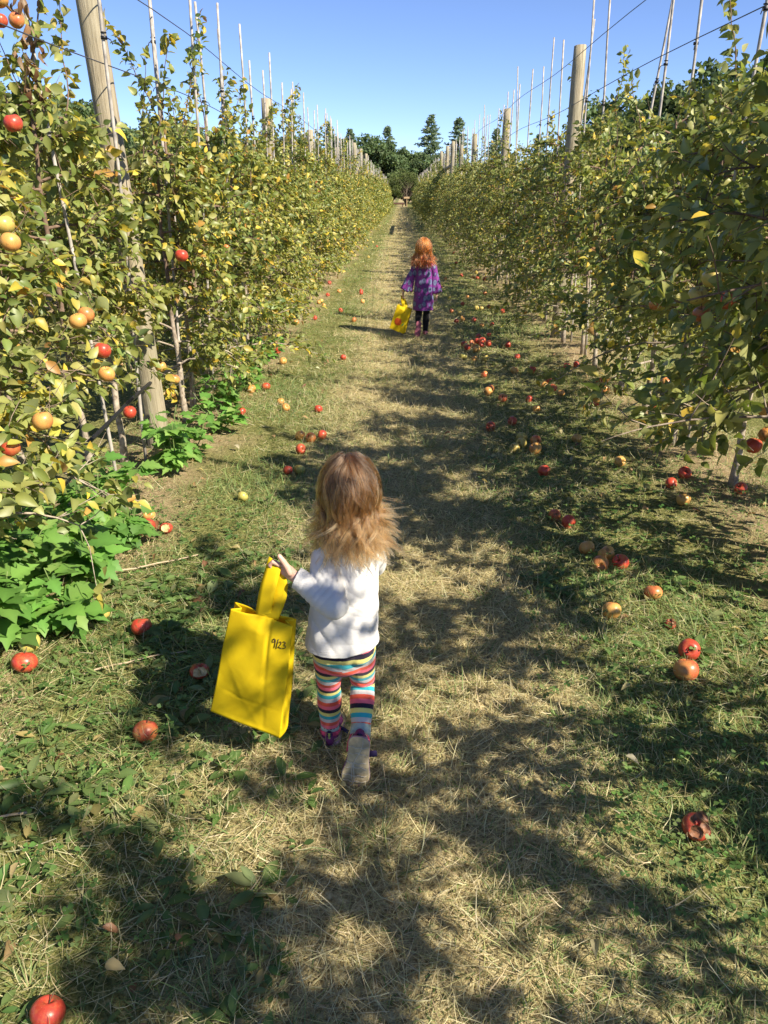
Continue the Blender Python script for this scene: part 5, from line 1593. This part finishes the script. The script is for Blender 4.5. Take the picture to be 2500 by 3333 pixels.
# ---- bags
def bag(base, TL, TR, BL, BR, depth, hand, label, attach_u, fold, mark=None, handle_w=0.046, slack=0.5):
    base = Vector(base)
    TL, TR, BL, BR, depth, hand = [Vector(v) for v in (TL, TR, BL, BR, depth, hand)]
    t = thing('tote_bag', base, label, 'bag', 'yellow apple-picking bags')
    nrm = (TR - TL).cross(BL - TL).normalized()
    if nrm.y > 0: nrm = -nrm
    U, Vn = 60, 60
    def front(u, v):
        p = TL.lerp(TR, u).lerp(BL.lerp(BR, u), v)
        d = 0.014 * math.sin(math.pi * u) * math.sin(math.pi * min(1, v * 1.05)) ** 0.8
        d += 0.003 * math.sin(9 * u + 5 * v) * math.sin(math.pi * v) + 0.0025 * math.sin(4 * u - 13 * v + 1.0) * math.sin(math.pi * u)
        d -= 0.004 * math.exp(-((u * 0.8 + v - 0.62) / 0.06) ** 2) * math.sin(math.pi * u) * 0.5 - 0.001 * math.exp(-((0.9 * u - v + 0.35) / 0.05) ** 2) * math.sin(math.pi * u)
        d -= 0.0045 * math.exp(-((u - attach_u - 0.15 - 0.10 * v) / 0.03) ** 2) * (1 - v) ** 0.7          # crease running down from the handle
        d += 0.005 * math.exp(-((u - attach_u) / 0.07) ** 2) * math.exp(-v / 0.16)
        d -= 0.002 * math.exp(-((v - 0.74 - 0.02 * u) / 0.012) ** 2) * math.sin(math.pi * u)                    # base fold line
        p = p + nrm * d
        if v < 0.12:
            pull = math.exp(-((u - attach_u) / 0.16) ** 2) * (1 - v / 0.12)
            p = p + depth * (0.22 * pull) + (TL - BL).normalized() * (-0.006 * pull)
        return p
    def back(u, v):
        off = depth * (0.38 + 0.62 * min(1, v * 1.4))
        pull = math.exp(-((u - attach_u) / 0.2) ** 2) * max(0, 1 - v / 0.2)
        p = TL.lerp(TR, u).lerp(BL.lerp(BR, u), v) + off - depth * (0.22 * pull)
        return p - nrm * (0.008 * math.sin(math.pi * u) * math.sin(math.pi * v))
    V, F = [], []
    G_ = 8
    cols = U + 1 + G_ - 1 + U + 1 + G_ - 1
    for j in range(Vn + 1):
        v = j / Vn
        row = [front(i / U, v) for i in range(U + 1)]
        a, b = front(1, v), back(1, v)
        fv = fold * (1 - v) ** 0.6 * (1 - 0.9 * (v > 0.98))
        inw = (TL - TR).normalized()
        row += [a.lerp(b, g / G_) + inw * (fv * (1 - abs(2 * g / G_ - 1))) + nrm * (0.002 * math.sin(v * 14)) - inw * (0.010 * math.sin(math.pi * g / G_) * max(0, (v - .6) / .4)) for g in range(1, G_)]
        row += [back(1 - i / U, v) for i in range(U + 1)]
        a, b = back(0, v), front(0, v)
        row += [a.lerp(b, g / G_) - inw * (fv * (1 - abs(2 * g / G_ - 1))) for g in range(1, G_)]
        V += row
    n = cols
    for j in range(Vn):
        for i in range(n):
            i2 = (i + 1) % n
            F.append((j * n + i, (j + 1) * n + i, (j + 1) * n + i2, j * n + i2))
    # base panel, sagging
    down = (BL - TL).normalized()
    bs = len(V); nb = 6
    for k in range(nb + 1):
        for i in range(U + 1):
            u = i / U; q = k / nb
            V.append(front(u, 1).lerp(back(u, 1), q) + down * (0.016 * math.sin(math.pi * q) ** 0.7 * (0.35 + 0.65 * math.sin(math.pi * u))))
    for k in range(nb):
        for i in range(U):
            F.append((bs + k * (U + 1) + i, bs + (k + 1) * (U + 1) + i, bs + (k + 1) * (U + 1) + i + 1, bs + k * (U + 1) + i + 1))
    V = [tuple(Vector(v) - base) for v in V]
    me = np_mesh('bag_body', V, F, M_BAG)
    bm = bmesh.new(); bm.from_mesh(me); bmesh.ops.remove_doubles(bm, verts=bm.verts, dist=0.0004); bmesh.ops.recalc_face_normals(bm, faces=bm.faces); bm.to_mesh(me); bm.free()
    shade_smooth(me)
    o = link('bag_body', me, t)
    sd = o.modifiers.new('thick', 'SOLIDIFY'); sd.thickness = 0.0010; sd.offset = -1
    # handle: a ribbon from the front panel over the hand to the back panel
    wv = (TR - TL).normalized() * (handle_w / 2)
    fa0 = front(attach_u, 0.10) - nrm * 0.012; fa1 = front(attach_u, 0.0) - nrm * 0.004
    ba1 = back(attach_u + 0.13, 0.0) + nrm * 0.004; ba0 = back(attach_u + 0.13, 0.13) + nrm * 0.004
    top = hand
    path = [fa0, fa0.lerp(fa1, .5), fa1]
    for q in (0.2, 0.4, 0.6, 0.8): path.append(fa1.lerp(top, q) + nrm * (0.010 * math.sin(math.pi * q)))
    path += [top + nrm * 0.007 - Vector((0, 0, 0.004)), top + Vector((0, 0, 0.003)), top - nrm * 0.008 - Vector((0, 0, 0.004))]
    for q in (0.2, 0.4, 0.6, 0.8): path.append(top.lerp(ba1, q) - nrm * (0.012 * math.sin(math.pi * q)) + wv.normalized() * (slack * 0.03 * math.sin(math.pi * q)))
    path += [ba1, ba1.lerp(ba0, .5), ba0]
    V, F = [], []; m = len(path)
    for i, p in enumerate(path):
        sq = 1 - 0.18 * math.exp(-((i - 8) / 2.0) ** 2)
        w_ = wv * sq
        tw = Vector((0, 0, -0.006)) * math.exp(-((i - 8) / 3.0) ** 2)
        for k in range(5):
            f = k / 2 - 1
            V.append(tuple(p + w_ * f + tw * f + nrm * (0.002 * (1 - f * f)) - base))
    for i in range(m - 1):
        for k in range(4):
            F.append((i * 5 + k, (i + 1) * 5 + k, (i + 1) * 5 + k + 1, i * 5 + k + 1))
    so = link('handle', np_mesh('handle', V, F, M_BAG), t)
    sd = so.modifiers.new('thick', 'SOLIDIFY'); sd.thickness = 0.0012; sd.offset = 0
    return t, front, nrm, base

bag1, front1, nrm1, bb = bag((-0.43, 1.86, 0.0), (-0.467, 1.868, 0.527), (-0.286, 1.81, 0.508), (-0.553, 1.866, 0.181), (-0.340, 1.80, 0.138), (0.016, 0.075, 0.016), (-0.336, 1.884, 0.668),
                            'yellow shopping bag dated 9/23, held by the small child near the camera', 0.50, 0.028)
# handwriting on the bag
def stroke(front, nrm, base, lines, u0, v0, su, sv_, r_):
    mb = MB()
    for ln in lines:
        pts = []
        for (a, b) in ln:
            pts.append(front(u0 + a * su, v0 + b * sv_) + nrm * 0.0020 - base)
        mb.tube(pts, r_, 5)
    return mb
nine = [(0.22, 0.12), (0.10, 0.02), (-0.02, 0.08), (-0.06, 0.28), (0.02, 0.42), (0.14, 0.36), (0.22, 0.14), (0.25, 0.10), (0.26, 0.4), (0.24, 0.95)]
slash = [(0.52, -0.02), (0.47, 0.5), (0.43, 1.02)]
two = [(0.62, 0.34), (0.70, 0.20), (0.82, 0.22), (0.84, 0.38), (0.74, 0.62), (0.58, 0.86), (0.66, 0.80), (0.82, 0.84), (0.94, 0.88)]
three = [(0.98, 0.22), (1.10, 0.12), (1.24, 0.18), (1.24, 0.32), (1.10, 0.44), (1.24, 0.48), (1.34, 0.62), (1.26, 0.82), (1.02, 0.84)]
link('writing', stroke(front1, nrm1, bb, [nine, slash, two, three], 0.75, 0.130, 0.14, 0.078, 0.0010).mesh('writing', M_INK), bag1)

# ---- the bigger child down the path
Gb = np.array([0.268, 9.35, 0.0])
girl = thing('person', (Gb[0], Gb[1], gz1(Gb[0], Gb[1])), 'child with long red hair in a purple dress walking away down the path', 'person')
q = lambda x, y, z: (x, y, z)
Hc2, Hr2 = (-0.005, 0.02, 0.985), (0.075, 0.088, 0.103)
mb = MB(); mb.add(*ball(Hc2, Hr2, 24, 18))
spots = face(None, (0, 0, 0), Hc2, Hr2, (0, 1, -0.1), mb)
mb.tube([(0, 0.01, 0.80), (0, 0.015, 0.93)], [0.036, 0.034], 14)
mb.tube([(0, 0, 0.46), (0, 0.0, 0.6), (0, 0.0, 0.74), (0, 0.005, 0.83)], [(.09, .065), (.085, .06), (.085, .06), (.05, .04)], 20, side=(1, 0, 0), round_ends=True)
for pts in ([(-0.095, 0, 0.80), (-0.165, -0.01, 0.65), (-0.235, 0.02, 0.515)], [(0.095, 0, 0.80), (0.140, 0.0, 0.65), (0.158, 0.03, 0.485)]):
    mb.tube(pts, [0.032, 0.025, 0.018], 12, round_ends=True)
for wv_, s_ in ((Vector((-0.238, 0.022, 0.505)), -1), (Vector((0.159, 0.032, 0.475)), 1)):
    d = Vector((-0.10 if s_ < 0 else 0.0, 0.1, -1)).normalized()
    pm = wv_ + d * 0.04
    mb.tube([tuple(wv_), tuple(wv_ + d * .025), tuple(pm)], [(0.014, 0.016), (0.012, 0.021), (0.011, 0.020)], 12, side=(1, 0, 0), round_ends=True)
    for i in range(4):
        b0 = pm + Vector((0, -0.018 + 0.012 * i, 0)); L_ = (0.9, 1.0, 0.95, 0.75)[i]
        cx_ = 1 if s_ < 0 else -1
        mb.tube([b0, b0 + Vector((-0.002 * cx_, 0.002, -0.022)) * L_, b0 + Vector((0.010 * cx_, 0.004, -0.038)) * L_, b0 + Vector((0.022 * cx_, 0.004, -0.034 if s_ < 0 else -0.044)) * L_], [0.0078, 0.0074, 0.0068, 0.006], 8, round_ends=True)
    mb.tube([wv_ + d * .012 + Vector((0, -0.014, 0)), wv_ + d * .034 + Vector((0.006 * (1 if s_ < 0 else -1), -0.026, 0)), wv_ + d * .055 + Vector((0.012 * (1 if s_ < 0 else -1), -0.022, 0))], [0.009, 0.008, 0.0065], 8, round_ends=True)
GLg = [(-0.052, 0, 0.46), (-0.050, 0.02, 0.27), (-0.062, -0.075, 0.165)]
GRg = [(0.048, 0, 0.46), (0.042, 0.025, 0.27), (0.030, 0.0, 0.06)]
for lg in (GLg, GRg): mb.tube(lg, [0.045, 0.034, 0.026], 12, round_ends=True)
body = fuse('body', mb, 0.0035, 3); body.materials.clear(); body.materials.append(M_SKIN); shade_smooth(body); link('body', body, girl)
eyes_mouth(girl, (0, 0, 0), spots)
mb = MB()
mb.tube([(0, -0.005, 0.26), (0, -0.005, 0.31), (0, -0.003, 0.40), (0, 0, 0.52), (0, 0, 0.66), (0, 0.0, 0.76), (0, 0.005, 0.825), (0, 0.01, 0.85)], [(.124, .085), (.122, .085), (.120, .085), (.112, .08), (.104, .074), (.100, .068), (.072, .05), (.045, .04)], 30, side=(1, 0, 0), round_ends=True)
mb.tube([(-0.07, 0, 0.80), (-0.11, -0.002, 0.775), (-0.140, -0.008, 0.70)], [0.048, 0.046, 0.040], 16, round_ends=True)
mb.tube([(0.07, 0, 0.80), (0.108, 0, 0.775), (0.128, 0.0, 0.70)], [0.048, 0.046, 0.040], 16, round_ends=True)
dress = fuse('dress', mb, 0.006, 4); cut(dress, (0, 0, 0.305), (0.0, 0.05, -1))
wrinkle(dress, (0, -0.08, 0.5), (1, 0, 0.1), 0.004, 60, 0.25)
add_noise(dress, 0.008, 12, 5)
dress.materials.clear(); dress.materials.append(M_DRESS); shade_smooth(dress)
do = link('dress', dress, girl); md = do.modifiers.new('thick', 'SOLIDIFY'); md.thickness = 0.002
def bell(a, b, r0, r1, seed):
    a, b = Vector(a), Vector(b); V, F = [], []; k, m = 36, 12
    d = (b - a).normalized(); sx = Vector((1, 0, 0)) - d * d.x; sx.normalize(); sy = d.cross(sx)
    for i in range(m + 1):
        t_ = i / m; rr = r0 + (r1 - r0) * t_ ** 0.8
        for j in range(k):
            an = 2 * math.pi * j / k
            fl = 1 + 0.14 * t_ * math.sin(6 * an + seed) + 0.05 * t_ * math.sin(11 * an + seed)
            V.append(tuple(a + (b - a) * t_ + sx * (rr * fl * math.cos(an)) + sy * (rr * .8 * fl * math.sin(an)) + Vector((0, 0, 0.010 * t_ * math.sin(3 * an)))))
    for i in range(m):
        for j in range(k): F.append((i * k + j, i * k + (j + 1) % k, (i + 1) * k + (j + 1) % k, (i + 1) * k + j))
    return np_mesh('bell_sleeve', V, F, M_DRESS)
for a, b, sd_ in (((-0.137, -0.008, 0.715), (-0.205, 0.005, 0.525), 0.3), ((0.126, 0.0, 0.715), (0.140, 0.012, 0.500), 1.9)):
    o = link('bell_sleeve', bell(a, b, 0.040, 0.068, sd_), girl); md = o.modifiers.new('thick', 'SOLIDIFY'); md.thickness = 0.0018
mb = MB()
for lg in (GLg, GRg):
    a, b, c = map(np.array, lg)
    mb.tube([tuple(a), tuple(a * .5 + b * .5), tuple(b), tuple(b * .6 + c * .4), tuple(c)], [.055, .048, .040, .041, .031], 16, round_ends=True)
lg_ = fuse('leggings', mb, 0.005, 4); lg_.materials.clear(); lg_.materials.append(M_DARKLEG); shade_smooth(lg_); link('leggings', lg_, girl)
shoe(girl, (-0.050, -0.105, 0.185), (-0.072, -0.150, 0.010), (0.0, -0.96, 0.25), 0.182, 0.030, 0.036, M_PINKSHOE, M_PINKSHOE, strap=False)
shoe(girl, (0.030, -0.040, 0.004), (0.034, 0.14, 0.004), (0, 0, -1), 0.182, 0.030, 0.036, M_SOLE, M_PINKSHOE, strap=False)
hair_curves('hair', M_RED, girl, (0, 0, 0), Hc2, (0.080, 0.094, 0.108), 260, 22, (0.775, 0.83), 0.052, 0.013, seed=8, thick=0.0009, face_free=2.0, lock_r=0.006)
bag2, front2, nrm2, bb2 = bag((0.17, 9.32, 0.0), (-0.038, 9.325, 0.372), (0.128, 9.285, 0.318), (-0.132, 9.33, 0.100), (0.035, 9.285, 0.040), (0.03, 0.085, 0.02), (0.020, 9.375, 0.462),
                              'yellow bag printed with an orange apple, carried by the red-haired child', 0.42, 0.02)
def print_shape(outline, name, m, u0, v0, su, sv_):
    k = len(outline)
    rings = []
    for s_ in (1.0, 0.66, 0.33):
        rings += [front2(u0 + a * su * s_, v0 + b * sv_ * s_) + nrm2 * 0.0018 - bb2 for a, b in outline]
    rings.append(front2(u0, v0) + nrm2 * 0.0018 - bb2)
    F = []
    for r_ in range(2):
        for j in range(k): F.append((r_ * k + j, r_ * k + (j + 1) % k, (r_ + 1) * k + (j + 1) % k, (r_ + 1) * k + j))
    F += [(2 * k + j, 2 * k + (j + 1) % k, 3 * k) for j in range(k)]
    link(name, np_mesh(name, [tuple(v) for v in rings], F, m), bag2)
out = []
for j in range(32):
    a = 2 * math.pi * j / 32
    rr = 1 - 0.16 * math.exp(-((a - 4.71) / 0.30) ** 2) - 0.08 * math.exp(-((a - 1.57) / 0.35) ** 2)
    out.append((rr * math.cos(a), rr * math.sin(a)))
print_shape(out, 'apple_print', M_PRINT, 0.42, 0.62, 0.24, 0.16)
print_shape([(-.2, 1), (.3, .6), (.9, .1), (1, -.8), (.3, -.5), (-.3, .1)], 'leaf_print', M_PRINTG, 0.75, 0.66, 0.09, 0.10)
